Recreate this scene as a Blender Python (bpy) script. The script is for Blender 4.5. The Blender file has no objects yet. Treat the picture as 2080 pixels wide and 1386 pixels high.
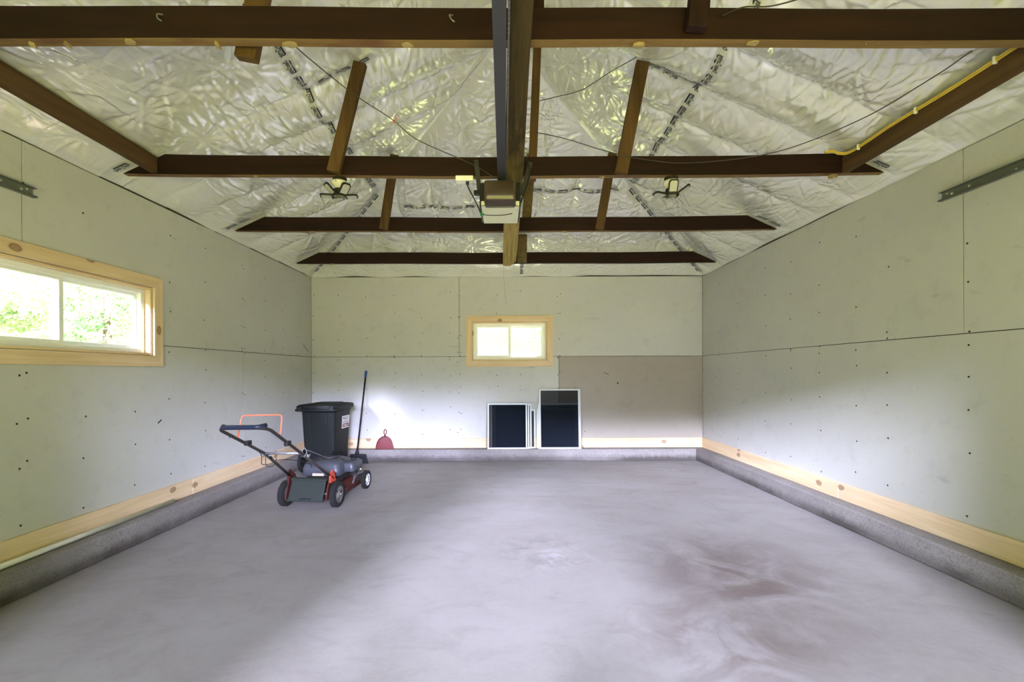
import bpy, bmesh, math, random
import numpy as np
from mathutils import Vector, Matrix

random.seed(7)
rng = np.random.default_rng(11)
C = bpy.context.scene.collection
sc = bpy.context.scene

# ------------------------------------------------------------------ camera
cam_d = bpy.data.cameras.new('camera')
cam = bpy.data.objects.new('camera', cam_d)
C.objects.link(cam)
cam.location = (0, 0, 1.27)
cam.rotation_euler = (math.radians(90), math.radians(0.2), 0)
cam_d.sensor_width = 36.0
cam_d.lens = 15.4
cam_d.shift_x = 16 / 2080
cam_d.shift_y = 64 / 2080
cam_d.clip_start = 0.02
sc.camera = cam

# ------------------------------------------------------------------ view
sc.view_settings.view_transform = 'Standard'
sc.view_settings.look = 'None'
sc.view_settings.gamma = 1
sc.view_settings.use_curve_mapping = False
sc.view_settings.exposure = 2.12
sc.cycles.use_denoising = True
sc.cycles.max_bounces = 14
sc.cycles.diffuse_bounces = 8
sc.cycles.transparent_max_bounces = 16
sc.cycles.sample_clamp_indirect = 8.0

# ------------------------------------------------------------------ sky with a tree line all round
SKY_GAIN = 5.0
world = bpy.data.worlds.new('outdoors')
sc.world = world
world.use_nodes = True
wn, wl = world.node_tree.nodes, world.node_tree.links
wn.clear()


def W(t, **k):
    n = wn.new(t)
    for a, b in k.items():
        setattr(n, a, b)
    return n


def wmath(op, a, b=None, clamp=False):
    n = W('ShaderNodeMath', operation=op, use_clamp=clamp)
    for i, v in enumerate((a, b)):
        if v is None:
            continue
        if isinstance(v, (int, float)):
            n.inputs[i].default_value = v
        else:
            wl.new(v, n.inputs[i])
    return n.outputs[0]


def wmix(f, a, b):
    n = W('ShaderNodeMix', data_type='RGBA')
    if isinstance(f, (int, float)):
        n.inputs[0].default_value = f
    else:
        wl.new(f, n.inputs[0])
    for i, v in ((6, a), (7, b)):
        if isinstance(v, tuple):
            n.inputs[i].default_value = (*v, 1)
        else:
            wl.new(v, n.inputs[i])
    return n.outputs[2]


def wramp(v, lo, hi):
    n = W('ShaderNodeMapRange')
    wl.new(v, n.inputs[0])
    n.inputs[1].default_value = lo
    n.inputs[2].default_value = hi
    return n.outputs[0]


tc = W('ShaderNodeTexCoord')
sep = W('ShaderNodeSeparateXYZ')
wl.new(tc.outputs['Generated'], sep.inputs[0])
az = wmath('ARCTAN2', sep.outputs[0], wmath('MULTIPLY', sep.outputs[1], -1))   # 0 = the way the garage door faces
el = wmath('MULTIPLY', wmath('ARCSINE', sep.outputs[2]), 57.2958)
nz = W('ShaderNodeTexNoise')
wl.new(tc.outputs['Generated'], nz.inputs[0])
nz.inputs['Scale'].default_value = 9
nz.inputs['Detail'].default_value = 4
el2 = wmath('ADD', el, wmath('MULTIPLY', wmath('SUBTRACT', nz.outputs[0], 0.5), 10))
# tall trees all round the clearing, with three bright gaps of cloudy sky between them
azd = wmath('MULTIPLY', az, 57.2958)
high = wmath('ADD', 33.0, wmath('MULTIPLY', nz.outputs[0], 8.0))
m_high = wramp(wmath('SUBTRACT', el, high), -3.0, 6.0)
up = wramp(el, 10, 70)
sky = wmix(up, (0.86, 0.90, 1.0), (0.50, 0.66, 1.0))
leaf = wmix(nz.outputs[0], (0.05, 0.07, 0.025), (0.16, 0.20, 0.07))
col = wmix(wmath('MULTIPLY', m_high, 0.22), leaf, sky)


def gap(c, az0, el0, azh, elh, soft_a, soft_e, rgb):
    a = wramp(wmath('ABSOLUTE', wmath('SUBTRACT', azd, az0)), azh + soft_a, azh)
    e = wramp(wmath('ABSOLUTE', wmath('SUBTRACT', el3, el0)), elh + soft_e, elh)
    return wmix(wmath('MULTIPLY', a, e), c, rgb)


el3 = wmath('ADD', el, wmath('MULTIPLY', wmath('SUBTRACT', nz.outputs[0], 0.5), 4))
col = gap(col, 16.0, 13.5, 3.0, 4.5, 2.0, 2.0, (14.5, 15.0, 23.0))
col = gap(col, 4.0, 9.0, 5.0, 3.0, 3.0, 2.0, (1.2, 1.35, 2.2))
col = gap(col, -17.0, 16.3, 3.5, 3.8, 2.0, 1.5, (35.0, 36.6, 53.0))
col = gap(col, 2.0, 23.0, 9.0, 2.0, 5.0, 1.2, (1.3, 1.4, 2.8))
grass = (0.34, 0.335, 0.07)
col = wmix(wramp(el, -1.0, 0.5), grass, col)
bg = W('ShaderNodeBackground')
wl.new(col, bg.inputs[0])
bg.inputs[1].default_value = SKY_GAIN
wo = W('ShaderNodeOutputWorld')
wl.new(bg.outputs[0], wo.inputs[0])

sun_d = bpy.data.lights.new('sun', 'SUN')
sun_d.energy = 20.0
sun_d.color = (1.0, 0.96, 0.88)
sun_d.angle = math.radians(0.6)
sun = bpy.data.objects.new('sun', sun_d)
C.objects.link(sun)
sun.rotation_euler = Vector((0.75, 0.30, 1.0)).to_track_quat('Z', 'Y').to_euler()


def portal(name, loc, rot, sx, sy):
    d = bpy.data.lights.new(name, 'AREA')
    d.shape = 'RECTANGLE'
    d.size, d.size_y = sx, sy
    o = bpy.data.objects.new(name, d)
    d.cycles.is_portal = True
    o.location, o.rotation_euler = loc, rot
    C.objects.link(o)


DOOR_HALF, DOOR_TOP, DOOR_Y = 1.75, 2.13, -0.30
portal('door_sky_portal', (0, DOOR_Y - 0.12, DOOR_TOP / 2), (math.radians(90), 0, 0), DOOR_HALF * 2, DOOR_TOP)
portal('side_window_sky_portal', (-3.05, 2.895, 1.69), (0, math.radians(-90), 0), 0.62, 1.42)
portal('rear_window_sky_portal', (0.08, 6.58, 1.73), (math.radians(-90), 0, 0), 1.15, 0.62)


# ------------------------------------------------------------------ materials
def nt(name):
    m = bpy.data.materials.new(name)
    m.use_nodes = True
    n, l = m.node_tree.nodes, m.node_tree.links
    b = n['Principled BSDF']
    return m, n, l, b


def mixc(n, l, f, a, b, blend='MIX'):
    x = n.new('ShaderNodeMix')
    x.data_type = 'RGBA'
    x.blend_type = blend
    if isinstance(f, (int, float)):
        x.inputs[0].default_value = f
    else:
        l.new(f, x.inputs[0])
    for i, v in ((6, a), (7, b)):
        if isinstance(v, tuple):
            x.inputs[i].default_value = (*v[:3], 1)
        else:
            l.new(v, x.inputs[i])
    return x.outputs[2]


def noise(n, l, vec, scale, detail=4, rough=0.55, dist=0.0):
    x = n.new('ShaderNodeTexNoise')
    x.inputs['Scale'].default_value = scale
    x.inputs['Detail'].default_value = detail
    x.inputs['Roughness'].default_value = rough
    x.inputs['Distortion'].default_value = dist
    l.new(vec, x.inputs['Vector'])
    return x.outputs[0]


def mrange(n, l, v, lo, hi, a=0.0, b=1.0):
    x = n.new('ShaderNodeMapRange')
    l.new(v, x.inputs[0])
    x.inputs[1].default_value = lo
    x.inputs[2].default_value = hi
    x.inputs[3].default_value = a
    x.inputs[4].default_value = b
    return x.outputs[0]


def mth(n, l, op, a, b=None):
    x = n.new('ShaderNodeMath')
    x.operation = op
    for i, v in enumerate((a, b)):
        if v is None:
            continue
        if isinstance(v, (int, float)):
            x.inputs[i].default_value = v
        else:
            l.new(v, x.inputs[i])
    return x.outputs[0]


def coord(n, l, scale=(1, 1, 1), world=True, loc=(0, 0, 0)):
    t = n.new('ShaderNodeNewGeometry') if world else n.new('ShaderNodeTexCoord')
    o = t.outputs['Position'] if world else t.outputs['Object']
    m = n.new('ShaderNodeMapping')
    m.inputs['Scale'].default_value = scale
    m.inputs['Location'].default_value = loc
    l.new(o, m.inputs[0])
    return m.outputs[0]


def bump(n, l, b, h, strength=0.3, dist=0.01):
    x = n.new('ShaderNodeBump')
    x.inputs['Strength'].default_value = strength
    x.inputs['Distance'].default_value = dist
    l.new(h, x.inputs['Height'])
    l.new(x.outputs[0], b.inputs['Normal'])


def plain(name, col, rough=0.5, metal=0.0, var=0.12, scale=30, bumps=0.0, coat=0.0):
    m, n, l, b = nt(name)
    v = coord(n, l, world=False)
    f = noise(n, l, v, scale)
    d = tuple(c * (1 - var) for c in col)
    e = tuple(min(1, c * (1 + var)) for c in col)
    l.new(mixc(n, l, f, d, e), b.inputs['Base Color'])
    b.inputs['Roughness'].default_value = rough
    b.inputs['Metallic'].default_value = metal
    b.inputs['Coat Weight'].default_value = coat
    b.inputs['Specular IOR Level'].default_value = 0.22 if max(col) < 0.06 else 0.4
    if bumps:
        bump(n, l, b, noise(n, l, v, scale * 4), bumps, 0.004)
    return m


def wood(name, c1, c2, axis, rough=0.7, knots=False, grain=1.0, patch=None):
    m, n, l, b = nt(name)
    s = [26 * grain] * 3
    s[axis] = 1.3 * grain
    v = coord(n, l, tuple(s))
    g = noise(n, l, v, 1.0, 5, 0.6, 0.6)
    s2 = [5.0] * 3
    s2[axis] = 1.2
    big = noise(n, l, coord(n, l, tuple(s2)), 1.0, 3)
    f = mth(n, l, 'ADD', mth(n, l, 'MULTIPLY', g, 0.65), mth(n, l, 'MULTIPLY', big, 0.35))
    f = mrange(n, l, f, 0.3, 0.7)
    col = mixc(n, l, f, c1, c2)
    if patch:
        s3 = [9.0] * 3
        s3[axis] = 3.0
        p = noise(n, l, coord(n, l, tuple(s3), loc=(3, 1, 7)), 1.0, 4, 0.6)
        col = mixc(n, l, mrange(n, l, p, 0.52, 0.66, 0, 0.8), col, patch)
    if knots:
        s4 = [6.2] * 3
        s4[axis] = 4.2
        vo = n.new('ShaderNodeTexVoronoi')
        vo.voronoi_dimensions = '2D'
        vo.inputs['Scale'].default_value = 1.0
        dv = coord(n, l, tuple(s4))
        wob = n.new('ShaderNodeVectorMath')
        wob.operation = 'ADD'
        nn = n.new('ShaderNodeTexNoise')
        nn.inputs['Scale'].default_value = 1.5
        l.new(dv, nn.inputs[0])
        sc_ = n.new('ShaderNodeVectorMath')
        sc_.operation = 'SCALE'
        sc_.inputs['Scale'].default_value = 0.12
        l.new(nn.outputs['Color'], sc_.inputs[0])
        l.new(dv, wob.inputs[0])
        l.new(sc_.outputs[0], wob.inputs[1])
        s_x = n.new('ShaderNodeSeparateXYZ')
        l.new(wob.outputs[0], s_x.inputs[0])
        c_x = n.new('ShaderNodeCombineXYZ')
        l.new(s_x.outputs[axis], c_x.inputs[0])
        l.new(s_x.outputs[2] if axis < 2 else mth(n, l, 'ADD', s_x.outputs[0], s_x.outputs[1]), c_x.inputs[1])
        l.new(c_x.outputs[0], vo.inputs['Vector'])
        sp = n.new('ShaderNodeSeparateColor')
        l.new(vo.outputs['Color'], sp.inputs[0])
        on = mrange(n, l, sp.outputs[0], 0.66, 0.68)
        r = n.new('ShaderNodeValToRGB')
        r.color_ramp.elements[0].position = 0.0
        r.color_ramp.elements[0].color = (0.75, 0.75, 0.75, 1)
        r.color_ramp.elements[1].position = 0.19
        r.color_ramp.elements[1].color = (0, 0, 0, 1)
        e = r.color_ramp.elements.new(0.09)
        e.color = (0.62, 0.62, 0.62, 1)
        e = r.color_ramp.elements.new(0.12)
        e.color = (1, 1, 1, 1)
        e = r.color_ramp.elements.new(0.145)
        e.color = (0.3, 0.3, 0.3, 1)
        l.new(vo.outputs['Distance'], r.inputs[0])
        col = mixc(n, l, mth(n, l, 'MULTIPLY', on, mth(n, l, 'MULTIPLY', r.outputs[0], 0.85)), col, (0.135, 0.045, 0.014))
    l.new(col, b.inputs['Base Color'])
    b.inputs['Roughness'].default_value = rough
    b.inputs['Specular IOR Level'].default_value = 0.18
    bump(n, l, b, g, 0.25, 0.004)
    return m


def drywall(name, base, dirt=0.35):
    m, n, l, b = nt(name)
    v = coord(n, l)
    a = noise(n, l, v, 0.9, 3)
    s = noise(n, l, v, 7.0, 5, 0.65)
    speck = noise(n, l, v, 46.0, 2)
    smu = noise(n, l, coord(n, l, (1, 1, 2.2), loc=(4, 2, 1)), 4.2, 3, 0.5)
    col = mixc(n, l, mrange(n, l, a, 0.3, 0.7), tuple(c * 0.95 for c in base), tuple(min(1, c * 1.04) for c in base))
    col = mixc(n, l, mth(n, l, 'MULTIPLY', mrange(n, l, s, 0.55, 0.8), dirt), col, tuple(c * 0.72 for c in base))
    col = mixc(n, l, mth(n, l, 'MULTIPLY', mrange(n, l, speck, 0.70, 0.76), 0.30), col, (0.16, 0.13, 0.10))
    col = mixc(n, l, mth(n, l, 'MULTIPLY', mrange(n, l, smu, 0.68, 0.80), dirt), col, tuple(c * 0.5 for c in base))
    l.new(col, b.inputs['Base Color'])
    b.inputs['Roughness'].default_value = 0.62
    b.inputs['Specular IOR Level'].default_value = 0.25
    return m


def concrete_floor():
    m, n, l, b = nt('concrete_slab')
    v = coord(n, l)
    warp = coord(n, l, (1, 1.7, 1), loc=(2, 5, 0))
    a = noise(n, l, v, 0.55, 4, 0.55, 0.8)
    s = noise(n, l, warp, 2.6, 8, 0.70, 0.7)
    f = noise(n, l, v, 26, 5, 0.7)
    ff = noise(n, l, v, 180, 2, 0.7)
    col = mixc(n, l, mrange(n, l, a, 0.32, 0.68), (0.183, 0.163, 0.145), (0.247, 0.227, 0.211))
    col = mixc(n, l, mth(n, l, 'MULTIPLY', mrange(n, l, s, 0.50, 0.74), 0.42), col, (0.145, 0.121, 0.105))
    col = mixc(n, l, mth(n, l, 'MULTIPLY', mrange(n, l, f, 0.35, 0.75), 0.30), col, (0.270, 0.248, 0.233))
    col = mixc(n, l, mth(n, l, 'MULTIPLY', mrange(n, l, ff, 0.62, 0.72), 0.45), col, (0.077, 0.065, 0.057))

    def blot(cx, cy, rx, ry, lo, hi, amt, c, sc_=3.0):
        mp = coord(n, l, (1 / rx, 1 / ry, 0), loc=(-cx / rx, -cy / ry, 0))
        ln = n.new('ShaderNodeVectorMath')
        ln.operation = 'LENGTH'
        l.new(mp, ln.inputs[0])
        e = mrange(n, l, ln.outputs['Value'], 1.0, 0.2)
        k = noise(n, l, coord(n, l, (1, 1, 1), loc=(cx * 3, cy, 0)), sc_, 6, 0.65, 1.0)
        return mixc(n, l, mth(n, l, 'MULTIPLY', mth(n, l, 'MULTIPLY', e, mrange(n, l, k, lo, hi)), amt), col, c)
    col = blot(1.45, 2.70, 0.75, 0.95, 0.34, 0.58, 0.88, (0.096, 0.071, 0.059))
    col = blot(1.05, 2.05, 0.70, 0.50, 0.40, 0.58, 0.75, (0.106, 0.081, 0.066))
    col = blot(0.25, 3.15, 0.45, 0.38, 0.48, 0.6, 0.55, (0.129, 0.115, 0.109), 6.0)
    col = blot(0.35, 3.00, 0.35, 0.30, 0.50, 0.62, 0.60, (0.334, 0.310, 0.295), 7.0)
    col = blot(1.05, 4.30, 0.75, 0.60, 0.45, 0.65, 0.30, (0.193, 0.149, 0.121))
    # old trowel arcs
    wv = n.new('ShaderNodeTexWave')
    wv.wave_type = 'RINGS'
    wv.rings_direction = 'Z'
    wv.inputs['Scale'].default_value = 0.7
    wv.inputs['Distortion'].default_value = 6.0
    wv.inputs['Detail'].default_value = 3.0
    l.new(coord(n, l, (1, 1, 1), loc=(-0.4, -2.9, 0)), wv.inputs[0])
    col = mixc(n, l, mth(n, l, 'MULTIPLY', mrange(n, l, wv.outputs['Fac'], 0.80, 1.0), 0.08), col, (0.141, 0.124, 0.115))
    l.new(col, b.inputs['Base Color'])
    l.new(mrange(n, l, s, 0.3, 0.7, 0.48, 0.66), b.inputs['Roughness'])
    b.inputs['Specular IOR Level'].default_value = 0.38
    bump(n, l, b, f, 0.12, 0.003)
    return m


def curb_mat():
    m, n, l, b = nt('rough_concrete')
    v = coord(n, l)
    a = noise(n, l, v, 2.0, 4)
    s = noise(n, l, v, 90, 4, 0.75)
    col = mixc(n, l, mrange(n, l, a, 0.3, 0.7), (0.175, 0.158, 0.140), (0.245, 0.225, 0.205))
    col = mixc(n, l, mth(n, l, 'MULTIPLY', mrange(n, l, s, 0.50, 0.60), 0.6), col, (0.10, 0.085, 0.075))
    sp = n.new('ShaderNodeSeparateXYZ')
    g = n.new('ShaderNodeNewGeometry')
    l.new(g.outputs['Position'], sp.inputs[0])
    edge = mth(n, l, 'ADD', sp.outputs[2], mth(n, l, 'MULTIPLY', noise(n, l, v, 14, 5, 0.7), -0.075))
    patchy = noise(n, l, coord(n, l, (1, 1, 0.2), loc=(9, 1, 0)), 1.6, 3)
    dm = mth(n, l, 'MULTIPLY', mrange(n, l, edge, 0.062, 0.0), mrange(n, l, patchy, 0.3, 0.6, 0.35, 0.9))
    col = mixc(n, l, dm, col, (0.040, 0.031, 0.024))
    l.new(col, b.inputs['Base Color'])
    b.inputs['Roughness'].default_value = 0.9
    bump(n, l, b, s, 0.5, 0.006)
    return m


def plastic_mat():
    m, n, l, b = nt('white_poly_sheet')
    v = coord(n, l)
    a = noise(n, l, v, 1.6, 4)
    col = mixc(n, l, mrange(n, l, a, 0.3, 0.7), (0.78, 0.79, 0.73), (0.88, 0.89, 0.84))
    l.new(col, b.inputs['Base Color'])
    b.inputs['Roughness'].default_value = 0.17
    b.inputs['Specular IOR Level'].default_value = 0.8
    b.inputs['Coat Weight'].default_value = 1.0
    b.inputs['Coat Roughness'].default_value = 0.12
    b.inputs['Coat IOR'].default_value = 1.7
    b.inputs['Metallic'].default_value = 0.36
    def ridged(vec, sc_, det):
        x = n.new('ShaderNodeTexNoise')
        x.noise_type = 'RIDGED_MULTIFRACTAL'
        x.inputs['Scale'].default_value = sc_
        x.inputs['Detail'].default_value = det
        x.inputs['Roughness'].default_value = 0.5
        x.inputs['Distortion'].default_value = 0.8
        l.new(vec, x.inputs['Vector'])
        return x.outputs[0]
    c1 = ridged(coord(n, l, (2.5, 13, 3)), 1.0, 2)
    c2 = ridged(coord(n, l, (17, 2.6, 4), loc=(3, 2, 1)), 1.0, 2)
    where = mrange(n, l, noise(n, l, v, 1.1, 2), 0.40, 0.60)
    h = mth(n, l, 'ADD', mth(n, l, 'MULTIPLY', c1, where), mth(n, l, 'MULTIPLY', c2, mth(n, l, 'SUBTRACT', 1.15, where)))
    bump(n, l, b, h, 0.9, 0.014)
    return m


def glass_mat():
    m = bpy.data.materials.new('window_glass')
    m.use_nodes = True
    n, l = m.node_tree.nodes, m.node_tree.links
    n.clear()
    t = n.new('ShaderNodeBsdfTransparent')
    t.inputs[0].default_value = (0.93, 0.96, 0.95, 1)
    g = n.new('ShaderNodeBsdfGlossy')
    g.inputs['Roughness'].default_value = 0.02
    f = n.new('ShaderNodeFresnel')
    f.inputs[0].default_value = 1.45
    x = n.new('ShaderNodeMixShader')
    l.new(f.outputs[0], x.inputs[0])
    l.new(t.outputs[0], x.inputs[1])
    l.new(g.outputs[0], x.inputs[2])
    o = n.new('ShaderNodeOutputMaterial')
    l.new(x.outputs[0], o.inputs[0])
    return m


def mesh_mat():
    m = bpy.data.materials.new('insect_mesh')
    m.use_nodes = True
    n, l = m.node_tree.nodes, m.node_tree.links
    b = n['Principled BSDF']
    b.inputs['Base Color'].default_value = (0.010, 0.014, 0.021, 1)
    b.inputs['Roughness'].default_value = 0.8
    b.inputs['Specular IOR Level'].default_value = 0.08
    t = n.new('ShaderNodeBsdfTransparent')
    x = n.new('ShaderNodeMixShader')
    v = coord(n, l, (1, 1, 1))
    f = noise(n, l, v, 240, 1)
    l.new(mrange(n, l, f, 0.3, 0.7, 0.38, 0.56), x.inputs[0])
    l.new(t.outputs[0], x.inputs[1])
    l.new(b.outputs[0], x.inputs[2])
    l.new(x.outputs[0], n['Material Output'].inputs[0])
    return m


def leaf_mat(name, c1, c2):
    m = bpy.data.materials.new(name)
    m.use_nodes = True
    n, l = m.node_tree.nodes, m.node_tree.links
    b = n['Principled BSDF']
    v = coord(n, l)
    col = mixc(n, l, mrange(n, l, noise(n, l, v, 1.8, 4), 0.35, 0.65), c1, c2)
    l.new(col, b.inputs['Base Color'])
    b.inputs['Roughness'].default_value = 0.5
    t = n.new('ShaderNodeBsdfTranslucent')
    l.new(col, t.inputs[0])
    x = n.new('ShaderNodeMixShader')
    x.inputs[0].default_value = 0.4
    l.new(b.outputs[0], x.inputs[1])
    l.new(t.outputs[0], x.inputs[2])
    l.new(x.outputs[0], n['Material Output'].inputs[0])
    return m


M = {
    'gyp': drywall('grey_drywall_paper', (0.52, 0.515, 0.475), 0.5),
    'gyp_old': drywall('stained_drywall_paper', (0.34, 0.30, 0.25), 0.5),
    'gap': plain('dark_gap', (0.045, 0.035, 0.028), 0.9),
    'floor': concrete_floor(),
    'curb': curb_mat(),
    'poly': plastic_mat(),
    'tape': plain('clear_seam_tape', (0.56, 0.57, 0.54), 0.14, 0, 0.05, coat=0.5),
    'ink': plain('navy_ink', (0.02, 0.025, 0.055), 0.4),
    'glass': glass_mat(),
    'vinyl': plain('white_vinyl', (0.80, 0.81, 0.80), 0.35, 0, 0.03),
    'latch': plain('grey_latch', (0.45, 0.47, 0.50), 0.35, 0.3),
    'screw': plain('black_screw', (0.03, 0.028, 0.026), 0.5, 0.5),
    'steel': plain('galvanised_steel', (0.20, 0.21, 0.175), 0.45, 0.6, 0.18, 14),
    'darksteel': plain('dull_dark_steel', (0.055, 0.055, 0.048), 0.5, 0.5, 0.3, 30),
    'bolt': plain('bright_bolt', (0.70, 0.70, 0.64), 0.35, 0.6),
    'rail': plain('dark_rail_steel', (0.055, 0.055, 0.075), 0.5, 0.4),
    'chain': plain('chain_steel', (0.30, 0.29, 0.28), 0.35, 0.9, 0.4, 90),
    'black': plain('black_plastic', (0.012, 0.012, 0.013), 0.45),
    'blacksteel': plain('black_enamel', (0.020, 0.020, 0.020), 0.4, 0.2),
    'amber': plain('smoked_lens', (0.042, 0.029, 0.021), 0.36, 0, 0.15, 9, coat=0.3),
    'cream': plain('cream_metal', (0.62, 0.62, 0.50), 0.5, 0.1, 0.1, 18),
    'white': plain('white_plastic', (0.78, 0.78, 0.74), 0.4, 0, 0.04),
    'porcelain': plain('white_porcelain', (0.62, 0.62, 0.56), 0.25, 0, 0.05, coat=0.4),
    'led': plain('unlit_led_diffuser', (0.36, 0.36, 0.34), 0.3, 0, 0.12, 160),
    'wire': plain('dark_wire', (0.045, 0.04, 0.034), 0.5),
    'redwire': plain('red_tag', (0.60, 0.05, 0.03), 0.5),
    'yellow': plain('yellow_cable_jacket', (0.62, 0.44, 0.06), 0.45),
    'greenplastic': plain('green_plastic', (0.02, 0.22, 0.09), 0.4),
    'pvc': plain('white_pvc', (0.72, 0.71, 0.66), 0.4, 0, 0.05),
    'bin': plain('dark_bin_plastic', (0.0085, 0.0105, 0.0098), 0.6, 0, 0.15, 20, 0.1),
    'rubber': plain('black_rubber', (0.008, 0.0078, 0.0075), 0.8, 0, 0.3, 40, 0.2),
    'tread': plain('dusty_tyre', (0.011, 0.0105, 0.0095), 0.9, 0, 0.4, 30, 0.3),
    'sticker': plain('white_sticker', (0.74, 0.72, 0.70), 0.45, 0, 0.04),
    'maroon': plain('maroon_ink', (0.17, 0.025, 0.03), 0.45),
    'bluegrip': plain('blue_grip', (0.015, 0.07, 0.34), 0.45),
    'bristle': plain('black_bristle', (0.015, 0.016, 0.020), 0.8, 0, 0.4, 120),
    'redpan': plain('red_plastic', (0.125, 0.006, 0.008), 0.4, 0, 0.08),
    'screenframe': plain('white_aluminium', (0.52, 0.54, 0.52), 0.4, 0.1, 0.04),
    'mesh': mesh_mat(),
    'deckred': plain('worn_red_paint', (0.046, 0.010, 0.007), 0.6, 0.1, 0.4, 16),
    'redbright': plain('orange_red_paint', (0.44, 0.052, 0.024), 0.45),
    'bail': plain('orange_coated_rod', (0.80, 0.155, 0.075), 0.4),
    'tube': plain('grey_brown_tube', (0.040, 0.034, 0.030), 0.38, 0.4, 0.3, 18),
    'silver': plain('bare_steel_tube', (0.50, 0.51, 0.56), 0.28, 0.85),
    'grip': plain('dark_foam_grip', (0.012, 0.016, 0.030), 0.4),
    'engine': plain('grey_engine_shroud', (0.052, 0.054, 0.066), 0.42, 0.2, 0.25, 16),
    'enginedark': plain('grimy_engine_block', (0.024, 0.020, 0.016), 0.85, 0.1, 0.5, 40, 0.4),
    'flap': plain('olive_black_flap', (0.016, 0.020, 0.016), 0.6, 0, 0.25, 12),
    'fender': plain('grey_fender', (0.090, 0.084, 0.092), 0.4, 0.2, 0.2, 14),
    'hubgrey': plain('dusty_grey_hub', (0.105, 0.096, 0.085), 0.65, 0, 0.3, 25),
    'hubwhite': plain('pale_hub', (0.62, 0.60, 0.58), 0.45, 0, 0.08),
    'label': plain('yellowed_label', (0.36, 0.31, 0.22), 0.5, 0, 0.12, 60),
    'plaster': plain('old_plaster', (0.28, 0.215, 0.115), 0.9, 0, 0.3, 40, 0.3),
    'grass': leaf_mat('meadow_grass', (0.13, 0.17, 0.05), (0.21, 0.24, 0.08)),
    'gravel': plain('bounce_yellow_gravel', (0.45, 0.415, 0.085), 0.9, 0, 0.3, 30),  # yellow chosen to tint the light bounced into the room
    'leafA': leaf_mat('pale_green_leaves', (0.26, 0.36, 0.19), (0.52, 0.58, 0.40)),
    'leafB': leaf_mat('deep_green_leaves', (0.15, 0.27, 0.13), (0.36, 0.46, 0.27)),
    'bark': plain('grey_bark', (0.16, 0.12, 0.09), 0.9, 0, 0.3, 12, 0.4),
    'dome': plain('violet_grey_paint', (0.30, 0.29, 0.36), 0.6),
    'siding': plain('outer_siding', (0.45, 0.45, 0.42), 0.8),
}
for ax, nm in enumerate('XYZ'):
    M['dark' + nm] = wood('dark_old_lumber_' + nm.lower(), (0.0062, 0.0023, 0.0016), (0.0215, 0.0072, 0.0046), ax)
    M['brown' + nm] = wood('brown_old_lumber_' + nm.lower(), (0.045, 0.024, 0.010), (0.115, 0.064, 0.027), ax)
    M['under' + nm] = wood('raw_lumber_edge_' + nm.lower(), (0.11, 0.062, 0.030), (0.22, 0.145, 0.062), ax, patch=(0.10, 0.045, 0.028))
    M['pine' + nm] = wood('new_pine_' + nm.lower(), (0.58, 0.40, 0.215), (0.78, 0.62, 0.41), ax, 0.55, True)
M['plankmid'] = wood('weathered_plank', (0.045, 0.030, 0.012), (0.16, 0.115, 0.045), 1, patch=(0.055, 0.034, 0.016))




def plank_mat():
    m, n, l, b = nt('graded_plank')
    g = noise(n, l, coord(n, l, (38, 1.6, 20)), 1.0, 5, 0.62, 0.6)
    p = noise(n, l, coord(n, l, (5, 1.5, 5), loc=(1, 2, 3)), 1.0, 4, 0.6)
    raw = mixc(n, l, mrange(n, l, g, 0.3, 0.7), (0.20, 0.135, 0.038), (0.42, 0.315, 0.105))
    near_tone = mixc(n, l, mrange(n, l, g, 0.3, 0.7), (0.020, 0.014, 0.007), (0.075, 0.052, 0.022))
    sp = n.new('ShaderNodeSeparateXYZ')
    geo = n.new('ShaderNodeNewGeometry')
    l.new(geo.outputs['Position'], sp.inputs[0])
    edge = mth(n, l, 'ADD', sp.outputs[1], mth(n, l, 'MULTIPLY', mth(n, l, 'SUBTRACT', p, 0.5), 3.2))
    col = mixc(n, l, mrange(n, l, edge, 2.5, 4.0), near_tone, raw)  # darker toward the near end, paler toward the far end, noisy border
    l.new(col, b.inputs['Base Color'])
    b.inputs['Roughness'].default_value = 0.75
    b.inputs['Specular IOR Level'].default_value = 0.2
    bump(n, l, b, g, 0.3, 0.004)
    return m


M['plank'] = plank_mat()


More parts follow.
